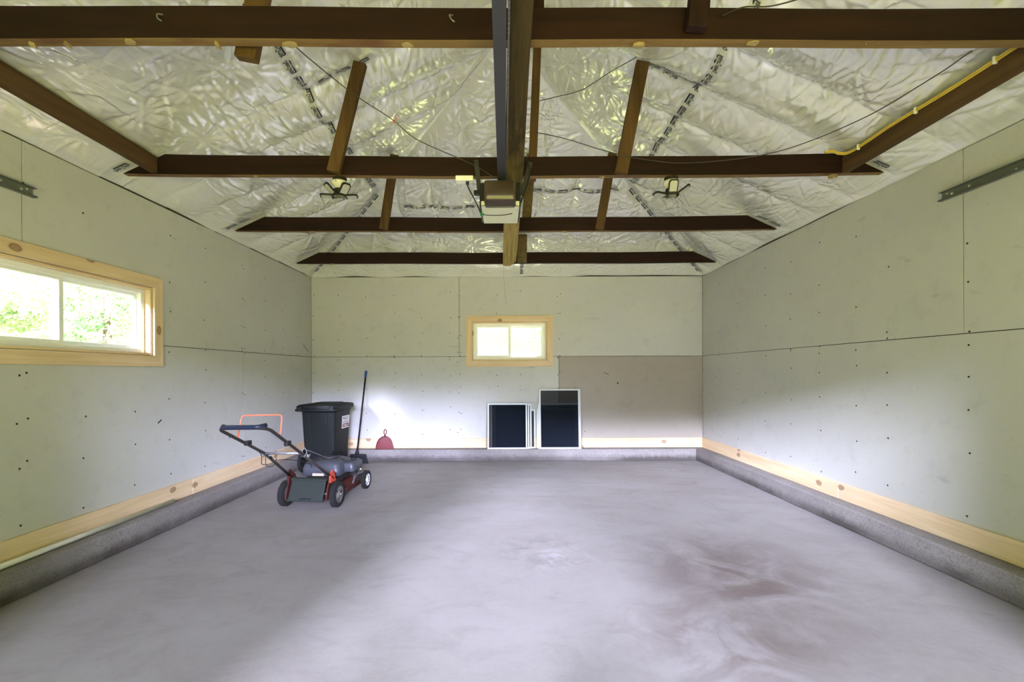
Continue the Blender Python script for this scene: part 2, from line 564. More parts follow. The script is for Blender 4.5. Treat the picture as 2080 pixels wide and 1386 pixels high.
# ------------------------------------------------------------------ mesh helpers
class MB:
    """collects boxes, bars, tubes and lathes; build() links them as one mesh object"""

    def __init__(s):
        s.v, s.f, s.m, s.sm = [], [], [], []

    def add(s, verts, faces, mi=0, smooth=False):
        k = len(s.v)
        s.v += [tuple(p) for p in verts]
        for f in faces:
            s.f.append(tuple(i + k for i in f))
            s.m.append(mi)
            s.sm.append(smooth)
        return s

    def box(s, x0, x1, y0, y1, z0, z1, mi=0):
        p = [(x, y, z) for z in (z0, z1) for y in (y0, y1) for x in (x0, x1)]
        return s.add(p, [(0, 2, 3, 1), (4, 5, 7, 6), (0, 1, 5, 4), (2, 6, 7, 3), (0, 4, 6, 2), (1, 3, 7, 5)], mi)

    def prism(s, pts, d, mi=0, smooth=False):
        """closed outline pts (3-D, planar) pushed along vector d"""
        n = len(pts)
        d = Vector(d)
        a = [Vector(p) for p in pts]
        b = [p + d for p in a]
        f = [tuple(range(n))[::-1], tuple(range(n, 2 * n))]
        s.add(a + b, f, mi)
        k = len(s.v) - 2 * n
        for i in range(n):
            j = (i + 1) % n
            s.f.append((k + i, k + j, k + n + j, k + n + i))
            s.m.append(mi)
            s.sm.append(smooth)
        return s

    def bar(s, p, q, w, h, up=(0, 0, 1), mi=0):
        """rectangular bar: w across, h along up"""
        p, q = Vector(p), Vector(q)
        t = (q - p).normalized()
        r = t.cross(Vector(up))
        if r.length < 1e-6:
            r = t.cross(Vector((0, 1, 0)))
        r.normalize()
        u = r.cross(t).normalized()
        o = [r * (a * w / 2) + u * (b * h / 2) for a, b in ((-1, -1), (1, -1), (1, 1), (-1, 1))]
        return s.prism([p + x for x in o], q - p, mi)

    def tube(s, pts, r, n=10, mi=0, closed=False, caps=True):
        pts = [Vector(p) for p in pts]
        N = len(pts)
        k = len(s.v)
        up = None
        for i, p in enumerate(pts):
            a = pts[i - 1] if (i or closed) else p
            b = pts[(i + 1) % N] if (i < N - 1 or closed) else p
            t = (b - a).normalized()
            if up is None:
                up = t.orthogonal().normalized()
            up = (up - t * up.dot(t))
            up = up.normalized() if up.length > 1e-6 else t.orthogonal().normalized()
            w = t.cross(up)
            rr = r[i] if isinstance(r, (list, tuple)) else r
            for j in range(n):
                g = 2 * math.pi * j / n
                s.v.append(tuple(p + up * (rr * math.cos(g)) + w * (rr * math.sin(g))))
        for i in range(N if closed else N - 1):
            for j in range(n):
                a0, a1 = k + i * n + j, k + i * n + (j + 1) % n
                b0, b1 = k + ((i + 1) % N) * n + j, k + ((i + 1) % N) * n + (j + 1) % n
                s.f.append((a0, a1, b1, b0))
                s.m.append(mi)
                s.sm.append(True)
        if caps and not closed:
            s.f.append(tuple(range(k, k + n))[::-1])
            s.f.append(tuple(range(k + (N - 1) * n, k + N * n)))
            s.m += [mi, mi]
            s.sm += [False, False]
        return s

    def lathe(s, prof, c, axis, n=28, mi=0, smooth=True, caps=True):
        """prof: list of (radius, offset along axis)"""
        ax = Vector(axis).normalized()
        u = ax.orthogonal().normalized()
        w = ax.cross(u)
        c = Vector(c)
        k = len(s.v)
        for r, o in prof:
            for j in range(n):
                g = 2 * math.pi * j / n
                s.v.append(tuple(c + ax * o + u * (max(r, 1e-5) * math.cos(g)) + w * (max(r, 1e-5) * math.sin(g))))
        for i in range(len(prof) - 1):
            for j in range(n):
                a, b = k + i * n + j, k + i * n + (j + 1) % n
                s.f.append((a, b, b + n, a + n))
                s.m.append(mi)
                s.sm.append(smooth)
        if not caps:
            return s
        s.f.append(tuple(range(k, k + n))[::-1])
        s.f.append(tuple(range(k + (len(prof) - 1) * n, k + len(prof) * n)))
        s.m += [mi, mi]
        s.sm += [False, False]
        return s

    def loft(s, rings, mi=0, smooth=False, caps=True):
        n = len(rings[0])
        k = len(s.v)
        for r in rings:
            s.v += [tuple(p) for p in r]
        for i in range(len(rings) - 1):
            for j in range(n):
                a, b = k + i * n + j, k + i * n + (j + 1) % n
                s.f.append((a, b, b + n, a + n))
                s.m.append(mi)
                s.sm.append(smooth)
        if caps:
            s.f.append(tuple(range(k, k + n))[::-1])
            s.f.append(tuple(range(k + (len(rings) - 1) * n, k + len(rings) * n)))
            s.m += [mi, mi]
            s.sm += [False, False]
        return s

    def map(s, fn):
        s.v = [tuple(fn(Vector(p))) for p in s.v]
        return s

    def build(s, name, mats, parent=None, loc=None, bevel=0.0, seg=2):
        mats = mats if isinstance(mats, (list, tuple)) else [mats]
        off = Vector(loc) if loc is not None else Vector((0, 0, 0))
        me = bpy.data.meshes.new(name)
        me.from_pydata([tuple(Vector(p) - off) for p in s.v], [], s.f)
        for m in mats:
            me.materials.append(m)
        me.polygons.foreach_set('material_index', s.m)
        me.polygons.foreach_set('use_smooth', s.sm)
        bm = bmesh.new()
        bm.from_mesh(me)
        bmesh.ops.recalc_face_normals(bm, faces=bm.faces)
        bm.to_mesh(me)
        bm.free()
        o = bpy.data.objects.new(name, me)
        o.location = off
        C.objects.link(o)
        if parent is not None:
            o.parent = parent
        if bevel:
            bv = o.modifiers.new('bevel', 'BEVEL')
            bv.width = bevel
            bv.segments = seg
            bv.limit_method = 'ANGLE'
            bv.angle_limit = math.radians(40)
        return o


def tag(o, label, cat, group=None, kind=None):
    if label:
        o['label'] = label
    if cat:
        o['category'] = cat
    if group:
        o['group'] = group
    if kind:
        o['kind'] = kind
    return o


def thing(name, label, cat, loc=(0, 0, 0), rotz=0.0, group=None):
    o = bpy.data.objects.new(name, None)
    o.empty_display_size = 0.1
    C.objects.link(o)
    o.location = loc
    o.rotation_euler = (0, 0, rotz)
    return tag(o, label, cat, group)


def struct(o, label=None):
    o['kind'] = 'structure'
    if label:
        o['label'] = label
    return o


def group_empty(name, label, loc=(0, 0, 0)):
    o = bpy.data.objects.new(name, None)
    o.empty_display_size = 0.1
    o.location = loc
    C.objects.link(o)
    return struct(o, label)


def smooth_path(pts, n=8):
    pts = [Vector(p) for p in pts]
    out = []
    P = [pts[0] * 2 - pts[1]] + pts + [pts[-1] * 2 - pts[-2]]
    for i in range(1, len(P) - 2):
        for k in range(n):
            t = k / n
            a, b, c, d = P[i - 1], P[i], P[i + 1], P[i + 2]
            out.append(0.5 * ((2 * b) + (c - a) * t + (2 * a - 5 * b + 4 * c - d) * t * t + (3 * b - a - 3 * c + d) * t ** 3))
    out.append(pts[-1])
    return out


def fillet(pts, r, n=5):
    pts = [Vector(p) for p in pts]
    out = [pts[0]]
    for i in range(1, len(pts) - 1):
        a, b, c = pts[i - 1], pts[i], pts[i + 1]
        u, w = (a - b), (c - b)
        d = min(r, u.length * 0.45, w.length * 0.45)
        p, q = b + u.normalized() * d, b + w.normalized() * d
        for k in range(n + 1):
            t = k / n
            out.append((1 - t) ** 2 * p + 2 * t * (1 - t) * b + t * t * q)
    out.append(pts[-1])
    return out


# ------------------------------------------------------------------ room dimensions
YB, XR, ZW, PITCH, RIDGE = 6.40, 2.90, 2.687, 0.46, 0.03
SEAM_Z, GAP = 1.505, 0.0055


def XL(y):
    return -2.815 - (6.4 - y) * 0.0175


def left(p):
    return Vector((p[0] + XL(p[1]), p[1], p[2]))       # p.x = distance in front of the left wall


def right(p):
    return Vector((XR - p[0], p[1], p[2]))


def back(p):
    return Vector((p[1], YB - p[0], p[2]))             # p.y = position along the back wall


def sheet(mb, a0, a1, z0, z1, holes=(), t=0.0127, w0=0.0):
    """a gypsum board lying on the wall face, in wall coordinates (w, a, z), with openings"""
    A = sorted({a0, a1, *[min(max(h[i], a0), a1) for h in holes for i in (0, 1)]})
    Z = sorted({z0, z1, *[min(max(h[i], z0), z1) for h in holes for i in (2, 3)]})
    cell = {}
    for i in range(len(A) - 1):
        for j in range(len(Z) - 1):
            ca, cz = (A[i] + A[i + 1]) / 2, (Z[j] + Z[j + 1]) / 2
            cell[i, j] = not any(h[0] < ca < h[1] and h[2] < cz < h[3] for h in holes)
    vid = {}

    def V(w, i, j):
        k = (w, i, j)
        if k not in vid:
            vid[k] = len(mb.v)
            mb.v.append((w0 if w else w0 - t, A[i], Z[j]))
        return vid[k]
    for (i, j), on in cell.items():
        if not on:
            continue
        for w in (0, 1):
            mb.f.append((V(w, i, j), V(w, i + 1, j), V(w, i + 1, j + 1), V(w, i, j + 1)))
            mb.m.append(0)
            mb.sm.append(False)
        for di, dj, e in ((-1, 0, ((i, j), (i, j + 1))), (1, 0, ((i + 1, j), (i + 1, j + 1))),
                          (0, -1, ((i, j), (i + 1, j))), (0, 1, ((i, j + 1), (i + 1, j + 1)))):
            if not cell.get((i + di, j + dj), False):
                (p, q) = e
                mb.f.append((V(0, *p), V(0, *q), V(1, *q), V(1, *p)))
                mb.m.append(0)
                mb.sm.append(False)
    return mb


WIN_L = (2.22, 3.57, 1.417, 1.970)        # opening: along wall from-to, sill, head
WIN_B = (-0.467, 0.626, 1.443, 2.011)

# ------------------------------------------------------------------ floor and concrete curb
fl = MB().box(-3.1, 3.1, -0.6, 6.6, -0.12, 0.0).build('floor', M['floor'])
struct(fl, 'worn grey concrete slab floor')
CUT = 0.145
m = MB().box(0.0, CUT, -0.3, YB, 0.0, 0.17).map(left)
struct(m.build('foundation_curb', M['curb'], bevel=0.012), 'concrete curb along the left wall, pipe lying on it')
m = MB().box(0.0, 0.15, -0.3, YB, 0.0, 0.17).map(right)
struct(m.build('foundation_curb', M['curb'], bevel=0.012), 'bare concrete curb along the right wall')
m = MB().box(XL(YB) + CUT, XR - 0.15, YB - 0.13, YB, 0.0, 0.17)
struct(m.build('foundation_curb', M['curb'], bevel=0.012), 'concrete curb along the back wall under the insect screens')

# ------------------------------------------------------------------ walls
screw_mesh = None


def make_wall(name, label, fn, a0, a1, hole, sheets, cols, rows, skip):
    w = MB()
    sheet(w, a0 - (0.16 if name != 'wall_back' else 0.2), a1 + (0.16 if name != 'wall_back' else 0.2), 0.0, ZW + 0.03,
          [hole] if hole else [], 0.11, -0.0145)
    root = struct(w.map(fn).build(name, [M['gap']]), label)
    for (s0, s1, z0, z1, mat) in sheets:
        b = MB()
        sheet(b, s0 + GAP / 2, s1 - GAP / 2, z0 + GAP / 2, z1 - GAP / 2, [hole] if hole else [])
        b.map(fn).build('drywall_sheet', [M[mat]], root)
    # screw heads in columns on the studs
    global screw_mesh
    n = 0
    for a in cols:
        for z in rows:
            aa, zz = a + random.uniform(-.012, .012), z + random.uniform(-.05, .05)
            if n >= 95 or random.random() < 0.10 or any(h[0] < aa < h[1] and h[2] < zz < h[3] for h in skip):
                continue
            p = fn(Vector((0.0, aa, zz)))
            d = (fn(Vector((1.0, aa, zz))) - p).normalized()
            if screw_mesh is None:
                so = MB().lathe([(0.0, -0.002), (0.0066, -0.002), (0.0066, 0.0006), (0.0025, 0.0010)], (0, 0, 0), (0, 0, 1), 10).build('screw', M['screw'], root)
                screw_mesh = so.data
            else:
                so = bpy.data.objects.new('screw', screw_mesh)
                C.objects.link(so)
                so.parent = root
            so.location = p
            so.rotation_euler = d.to_track_quat('Z', 'Y').to_euler()
            n += 1
    return root


ROWS = [0.40, 0.72, 1.02, 1.27, SEAM_Z - 0.035, SEAM_Z + 0.04, 1.80, 2.10, 2.42]
make_wall('wall_left', 'unpainted grey drywall on the left with the long window', left, -0.3, YB,
          WIN_L,
          [(-0.3, 4.77, 0.20, SEAM_Z, 'gyp'), (4.77, YB, 0.20, SEAM_Z, 'gyp'),
           (-0.3, 2.62, SEAM_Z, ZW - 0.016, 'gyp'), (2.62, YB, SEAM_Z, ZW - 0.016, 'gyp')],
          [2.21, 2.60, 2.64, 3.00, 3.40, 3.75, 4.18, 4.75, 4.79, 5.2, 5.6, 6.0, 6.37], ROWS,
          [(2.10, 3.70, 1.30, 2.10)])
make_wall('wall_right', 'windowless unpainted drywall on the right', right, -0.3, YB, None,
          [(-0.3, 3.3 - 1.2, 0.20, SEAM_Z, 'gyp'), (2.1, YB, 0.20, SEAM_Z, 'gyp'),
           (-0.3, 2.763, SEAM_Z, ZW - 0.016, 'gyp'), (2.763, YB, SEAM_Z, ZW - 0.016, 'gyp')],
          [2.74, 3.31, 3.61, 4.02, 4.43, 4.86, 5.44, 5.9, 6.37], ROWS, [])
xl = XL(YB)
make_wall('wall_back', 'drywall at the far end with the small window', back, xl, XR, WIN_B,
          [(xl, 0.80, 0.20, SEAM_Z, 'gyp'), (0.80, XR, 0.20, SEAM_Z, 'gyp_old'),
           (xl, -0.654, SEAM_Z, ZW - 0.016, 'gyp'), (-0.654, XR, SEAM_Z, ZW - 0.016, 'gyp')],
          [-2.78, -2.41, -2.01, -1.60, -1.20, -0.79, -0.67, -0.64, -0.1, 0.24, 0.79, 0.82, 1.19, 1.58, 1.97, 2.37, 2.85], ROWS,
          [(-0.56, 0.73, 1.34, 2.11)])

# front wall behind the camera with the open door
fw = MB()
ring = [(-3.0, 0), (-DOOR_HALF, 0), (-DOOR_HALF, DOOR_TOP), (DOOR_HALF, DOOR_TOP), (DOOR_HALF, 0), (3.0, 0), (3.0, ZW), (0.03, ZW + PITCH * 2.9 + 0.02), (-3.0, ZW)]
fw.prism([(x, DOOR_Y, z) for x, z in ring], (0, -0.12, 0))
struct(fw.build('wall_front', [M['gyp']]), 'front wall around the open garage doorway')

# marks on the boards
rip = MB().prism([(0.0004, 6.13, 1.70), (0.0004, 6.17, 1.64), (0.0004, 6.29, 1.575), (0.0004, 6.34, 1.575), (0.0004, 6.25, 1.62), (0.0004, 6.19, 1.66)], (0.0006, 0, 0)).map(left)

# ------------------------------------------------------------------ baseboards
def board_run(name, label, fn, cuts, z0, z1, t, mat):
    root = None
    for i in range(len(cuts) - 1):
        b = MB().box(0.0, t + (0.002 if i % 2 else 0), cuts[i] + 0.0008, cuts[i + 1] - 0.0008, z0, z1).map(fn)
        if root is None:
            root = struct(b.build(name, mat, bevel=0.002), label)
        else:
            b.build('board', mat, root, bevel=0.002)
    return root


board_run('baseboard_left', 'new pine baseboard low on the left wall', left, [-0.3, 3.99, YB - 0.02], 0.172, 0.312, 0.019, M['pineY'])
board_run('baseboard_right', 'knotty new pine baseboard low on the right wall', right, [-0.3, 3.78, YB - 0.02], 0.172, 0.312, 0.019, M['pineY'])
board_run('baseboard_back', 'new pine baseboard low on the back wall', back, [xl + 0.001, -0.55, 1.25, XR - 0.001], 0.172, 0.312, 0.019, M['pineX'])


# ------------------------------------------------------------------ windows
def make_window(name, label, fn, o, front_first, axis):
    a0, a1, z0, z1 = o
    root = group_empty(name, label, fn(Vector((0, (a0 + a1) / 2, z0))))

    def put(mb, nm, mat, parent=root, bevel=0.0):
        ob = mb.map(fn).build(nm, mat, None, bevel=bevel)
        ob.parent = parent
        ob.matrix_parent_inverse = Matrix.Translation(root.location).inverted() if parent is root else parent.matrix_parent_inverse
        return ob
    cw, ct = 0.088, 0.018
    pa, pz = M['pine' + axis], M['pineZ']
    # mitred casing
    for nm, pts, mt in (('casing', [(a0 - cw, z1 + cw), (a1 + cw, z1 + cw), (a1, z1), (a0, z1)], pa),
                        ('casing', [(a0 - cw, z0 - cw), (a1 + cw, z0 - cw), (a1, z0), (a0, z0)], pa),
                        ('casing', [(a0 - cw, z0 - cw), (a0, z0), (a0, z1), (a0 - cw, z1 + cw)], pz),
                        ('casing', [(a1 + cw, z0 - cw), (a1, z0), (a1, z1), (a1 + cw, z1 + cw)], pz)):
        put(MB().prism([(0.0005, a, z) for a, z in pts], (ct, 0, 0)), nm, mt, bevel=0.0015)
    # jamb boards lining the opening
    jd, jt, e = -0.122, 0.016, 0.004
    put(MB().box(jd, 0.0, a0 + e, a0 + e + jt, z0 + e, z1 - e), 'jamb', pz)
    put(MB().box(jd, 0.0, a1 - e - jt, a1 - e, z0 + e, z1 - e), 'jamb', pz)
    put(MB().box(jd, 0.0, a0 + e + jt, a1 - e - jt, z1 - e - jt, z1 - e), 'jamb', pa)
    put(MB().box(jd, 0.0, a0 + e + jt, a1 - e - jt, z0 + e, z0 + e + jt), 'jamb', pa)
    A0, A1, Z0, Z1 = a0 + e + jt, a1 - e - jt, z0 + e + jt, z1 - e - jt
    # vinyl frame
    f = MB()
    fwid = 0.034
    for b in ((A0, A0 + fwid, Z0, Z1), (A1 - fwid, A1, Z0, Z1), (A0 + fwid, A1 - fwid, Z0, Z0 + fwid), (A0 + fwid, A1 - fwid, Z1 - fwid, Z1)):
        f.box(-0.112, -0.048, *b)
    put(f, 'frame', M['vinyl'], bevel=0.003)
    mid = (A0 + A1) / 2 + (0.0 if axis == 'X' else 0.0)
    B0, B1, Y0, Y1 = A0 + fwid - 0.006, A1 - fwid + 0.006, Z0 + fwid - 0.006, Z1 - fwid + 0.006
    halves = [(B0, mid + 0.018, -0.074, -0.052), (mid - 0.018, B1, -0.106, -0.084)]
    for k, (h0, h1, w0, w1) in enumerate(halves):
        sw = 0.030
        s_ = MB()
        for b in ((h0, h0 + sw, Y0, Y1), (h1 - sw, h1, Y0, Y1), (h0 + sw, h1 - sw, Y0, Y0 + sw), (h0 + sw, h1 - sw, Y1 - sw, Y1)):
            s_.box(w0, w1, *b)
        so = put(s_, 'sash', M['vinyl'], bevel=0.002)
        g = MB().box((w0 + w1) / 2 - 0.002, (w0 + w1) / 2 + 0.002, h0 + sw - 0.003, h1 - sw + 0.003, Y0 + sw - 0.003, Y1 - sw + 0.003).map(fn).build('pane', M['glass'])
        g.parent = so
        g.matrix_parent_inverse = so.matrix_parent_inverse
        if k == 0:
            lt = MB().box(w1 - 0.001, w1 + 0.014, h1 - 0.024, h1 - 0.008, (Y0 + Y1) / 2 - 0.03, (Y0 + Y1) / 2 + 0.03).map(fn).build('latch', M['latch'], bevel=0.003)
            lt.parent = so
            lt.matrix_parent_inverse = so.matrix_parent_inverse
    return root


make_window('window_1', 'long low white sliding window with pine casing on the left wall', left, WIN_L, True, 'Y')
make_window('window_2', 'small white sliding window with pine casing on the back wall', back, WIN_B, True, 'X')

# ------------------------------------------------------------------ ceiling: white plastic over a hipped roof
RAFT = 0.41
Y_RAFT0 = 3.20


def roof(x, y):
    """undisturbed roof underside (arrays)"""
    dl = x - XL(y)
    dr = XR - x
    db = YB - y
    return dl, dr, db


def grid_axis(segs):
    out = []
    for a, b, st in segs:
        n = max(1, int(round((b - a) / st)))
        out += list(np.linspace(a, b, n, endpoint=False))
    out.append(segs[-1][1])
    return np.array(out)


gx = grid_axis([(-3.10, -2.95, 0.05), (-2.95, 2.92, 0.0105), (2.92, 3.08, 0.05)])
gy = grid_axis([(-0.42, 1.25, 0.06), (1.25, 6.42, 0.0105), (6.42, 6.60, 0.06)])
GX, GY = np.meshgrid(gx, gy)            # rows follow y
DL, DR, DB = roof(GX, GY)
D3 = np.stack([np.maximum(DL, 0), np.maximum(DR, 0), np.maximum(DB, 0)])
REG = np.argmin(D3, axis=0)
DM = D3.min(axis=0)
BASE = ZW + PITCH * DM
srt = np.sort(D3, axis=0)
hipd = srt[1] - srt[0]                  # distance from a hip or ridge
ss = lambda v, a, b: np.clip((v - a) / (b - a), 0, 1) ** 2 * (3 - 2 * np.clip((v - a) / (b - a), 0, 1))
TAPER = ss(hipd, 0.0, 0.14) * (0.5 * ss(DM, 0.0, 0.10) + 0.5 * ss(DM, 0.12, 0.55))


def vnoise(x, y, seed):
    r = np.random.default_rng(seed)
    t = r.random((64, 64))
    xi, yi = np.floor(x).astype(int), np.floor(y).astype(int)
    fx, fy = x - xi, y - yi
    fx, fy = fx * fx * (3 - 2 * fx), fy * fy * (3 - 2 * fy)
    g = lambda a, b: t[a % 64, b % 64]
    return (g(xi, yi) * (1 - fx) + g(xi + 1, yi) * fx) * (1 - fy) + (g(xi, yi + 1) * (1 - fx) + g(xi + 1, yi + 1) * fx) * fy


U = np.where(REG == 2, (GX + 0.0) / RAFT, (GY - Y_RAFT0) / RAFT)     # bays across
S = DM                                                               # along the rafter
bay = np.floor(U)
tt = U - bay
bayamp = 0.12 + 0.50 * vnoise(bay * 0.83 + REG * 9.3, S * 1.3 + REG * 5.0, 3)
# the two loosest bays bulge above the second joist, left of the middle
bayamp = bayamp + np.where((REG == 0) & (bay >= 0) & (bay <= 1), 0.75 * ss(DM, 1.1, 1.6), 0)
bayamp = bayamp + np.where((REG == 1) & ((bay == -1) | (bay == -2)), 0.35 * ss(DM, 0.5, 1.0), 0)
sag = (1 - np.abs(2 * tt - 1) ** 2.6) * 0.082 * bayamp
# scallops between the staples on each rafter
edge = np.minimum(tt, 1 - tt)
sag += np.exp(-(edge / 0.16) ** 2) * 0.012 * (0.5 - 0.5 * np.cos(2 * np.pi * (S / 0.28 + 0.37 * np.floor(U + 0.5)))) * (edge > -1)
DISP = sag
# loose crumples
DISP = DISP + 0.008 * (vnoise(GX * 5.1 + 7, GY * 4.3 + 3, 5) - 0.5) + 0.002 * (vnoise(GX * 13 + GY * 4, GY * 11 - GX * 3, 6) - 0.5)


def window(cx, cy, r):
    i0, i1 = np.searchsorted(gy, cy - r), np.searchsorted(gy, cy + r)
    j0, j1 = np.searchsorted(gx, cx - r), np.searchsorted(gx, cx + r)
    return slice(i0, i1), slice(j0, j1)


pins = []
for k in range(-6, 9):
    y = Y_RAFT0 + RAFT * k
    if not 1.2 < y < 6.35:
        continue
    for sgn in (0, 1):
        d = 0.10 + random.random() * 0.2
        while d < 2.75:
            x = XL(y) + d if sgn == 0 else XR - d
            pins.append((x, y + random.uniform(-.012, .012), sgn))
            d += random.uniform(0.24, 0.42)
for k in range(-6, 8):
    x = RAFT * k
    d = 0.10 + random.random() * 0.15
    while d < 2.7:
        pins.append((x + random.uniform(-.012, .012), YB - d, 2))
        d += random.uniform(0.22, 0.40)
for (px, py, rg) in pins:
    if py < 1.2:
        continue
    sl = window(px, py, 0.34)
    x, y = GX[sl] - px, GY[sl] - py
    if x.size == 0:
        continue
    r = np.hypot(x, y) + 1e-6
    th = np.arctan2(y, x)
    nn, ph = random.randint(6, 11), random.random() * 6.28
    nn2, ph2 = random.randint(12, 17), random.random() * 6.28
    ray = np.abs(np.cos(th * nn / 2 + ph + 0.6 * np.sin(3 * th + ph2))) ** 5 + 0.5 * np.abs(np.cos(th * nn2 / 2 + ph2)) ** 5
    amp = random.uniform(0.010, 0.024) * (1.7 if rg == 2 else 1.0)
    ok = (REG[sl] == rg)
    DISP[sl] += ok * (-amp * ray * (r / 0.07) * np.exp(-r / 0.075) + 0.55 * amp * np.exp(-(r / 0.05) ** 2) * 0)
    DISP[sl] *= 1 - ok * 0.75 * np.exp(-(r / 0.045) ** 2)
# tension folds that run from staple to staple across the bays
for _ in range(2800):
    px, py, rg = random.choice(pins)
    across = (0, 1) if rg != 2 else (1, 0)
    a = random.gauss(0, 0.42) + (math.pi if random.random() < .5 else 0)
    dx = across[0] * math.cos(a) - across[1] * math.sin(a)
    dy = across[0] * math.sin(a) + across[1] * math.cos(a)
    L = random.uniform(0.18, 0.75)
    px += random.uniform(-.15, .15)
    py += random.uniform(-.12, .12)
    cx, cy = px + dx * L / 2, py + dy * L / 2
    if not (1.3 < cy < 6.3):
        continue
    sl = window(cx, cy, L / 2 + 0.04)
    x, y = GX[sl] - px, GY[sl] - py
    if x.size == 0:
        continue
    s_ = (x * dx + y * dy) / L
    q = -x * dy + y * dx + 0.03 * np.sin(s_ * 3 + px * 9) * L
    w = random.uniform(0.006, 0.013)
    prof = np.exp(-(q / w) ** 2) - 0.45 * np.exp(-((q - 1.8 * w) / (1.5 * w)) ** 2)
    DISP[sl] += (REG[sl] == rg) * random.choice((-1, 1, 1)) * random.uniform(0.003, 0.010) * (1.5 if rg == 2 else 1.0) * prof * np.clip(np.sin(np.pi * np.clip(s_, 0, 1)), 0, 1)
# loose hem where the sheet meets the walls
DISP = DISP * TAPER
HEM = np.exp(-(np.minimum(np.minimum(DL, DR), DB) / 0.05) ** 2)
hemn = vnoise(GX * 2.3 + 3, GY * 2.3 + 1, 8)
GZ = BASE - DISP
GZ -= HEM * (0.030 * hemn) * (np.minimum(np.minimum(DL, DR), DB) > -0.004)
ny, nx = GX.shape
co = np.stack([GX, GY, GZ], -1).reshape(-1, 3)
idx = np.arange(ny * nx).reshape(ny, nx)
quads = np.stack([idx[:-1, :-1], idx[1:, :-1], idx[1:, 1:], idx[:-1, 1:]], -1).reshape(-1, 4)
me = bpy.data.meshes.new('ceiling')
me.vertices.add(len(co))
me.vertices.foreach_set('co', co.ravel())
me.loops.add(quads.size)
me.loops.foreach_set('vertex_index', quads.ravel().astype(np.int32))
me.polygons.add(len(quads))
me.polygons.foreach_set('loop_start', np.arange(0, quads.size, 4, dtype=np.int32))
me.polygons.foreach_set('use_smooth', np.ones(len(quads), dtype=bool))
me.update(calc_edges=True)
me.validate()
me.materials.append(M['poly'])
ceil = bpy.data.objects.new('ceiling', me)
C.objects.link(ceil)
struct(ceil, 'puckered white plastic sheeting under the hipped roof')


def zc(x, y):
    """height of the sheeting at a point"""
    i = int(np.clip(np.searchsorted(gy, y) - 1, 0, ny - 2))
    j = int(np.clip(np.searchsorted(gx, x) - 1, 0, nx - 2))
    fy = (y - gy[i]) / (gy[i + 1] - gy[i])
    fx = (x - gx[j]) / (gx[j + 1] - gx[j])
    a, b = GZ[i, j] * (1 - fx) + GZ[i, j + 1] * fx, GZ[i + 1, j] * (1 - fx) + GZ[i + 1, j + 1] * fx
    return float(a * (1 - fy) + b * fy)


def zbase(x, y):
    return ZW + PITCH * max(0, min(x - XL(y), XR - x, YB - y))


# outer roof skin that keeps the weather out
ro = MB()
pts = [(-3.35, -0.7, ZW - 0.02), (3.35, -0.7, ZW - 0.02), (3.35, 6.85, ZW - 0.02), (-3.35, 6.85, ZW - 0.02), (0.03, -0.7, 4.25), (0.03, 3.5, 4.25)]
ro.add([(p[0], p[1], p[2] + 0.10) for p in pts], [(0, 3, 5, 4), (1, 4, 5, 2), (2, 5, 3)])
struct(ro.build('roof', M['siding']), 'outer roof')


# ------------------------------------------------------------------ printed seam tape on the sheeting
def text_mesh(body, size, bold=0.0):
    cu = bpy.data.curves.new('text', 'FONT')
    cu.body = body
    cu.size = size
    cu.resolution_u = 2
    cu.offset = bold
    cu.align_x = 'LEFT'
    o = bpy.data.objects.new('text', cu)
    C.objects.link(o)
    dg = bpy.context.evaluated_depsgraph_get()
    mm = bpy.data.meshes.new_from_object(o.evaluated_get(dg))
    v = [tuple(p.co) for p in mm.vertices]
    f = [tuple(p.vertices) for p in mm.polygons]
    bpy.data.objects.remove(o)
    bpy.data.meshes.remove(mm)
    return v, f


TXT_V, TXT_F = text_mesh('Owens Corning', 0.042, 0.0011)
tw_ = max(v[0] for v in TXT_V)
SX = 0.118 / tw_
TXT_V = [(v[0] * SX, v[1], 0) for v in TXT_V]
# bold rule under the words, with smaller print on it
TXT2_V = [(0.012, -0.018, 0), (0.112, -0.018, 0), (0.112, -0.007, 0), (0.012, -0.007, 0)]


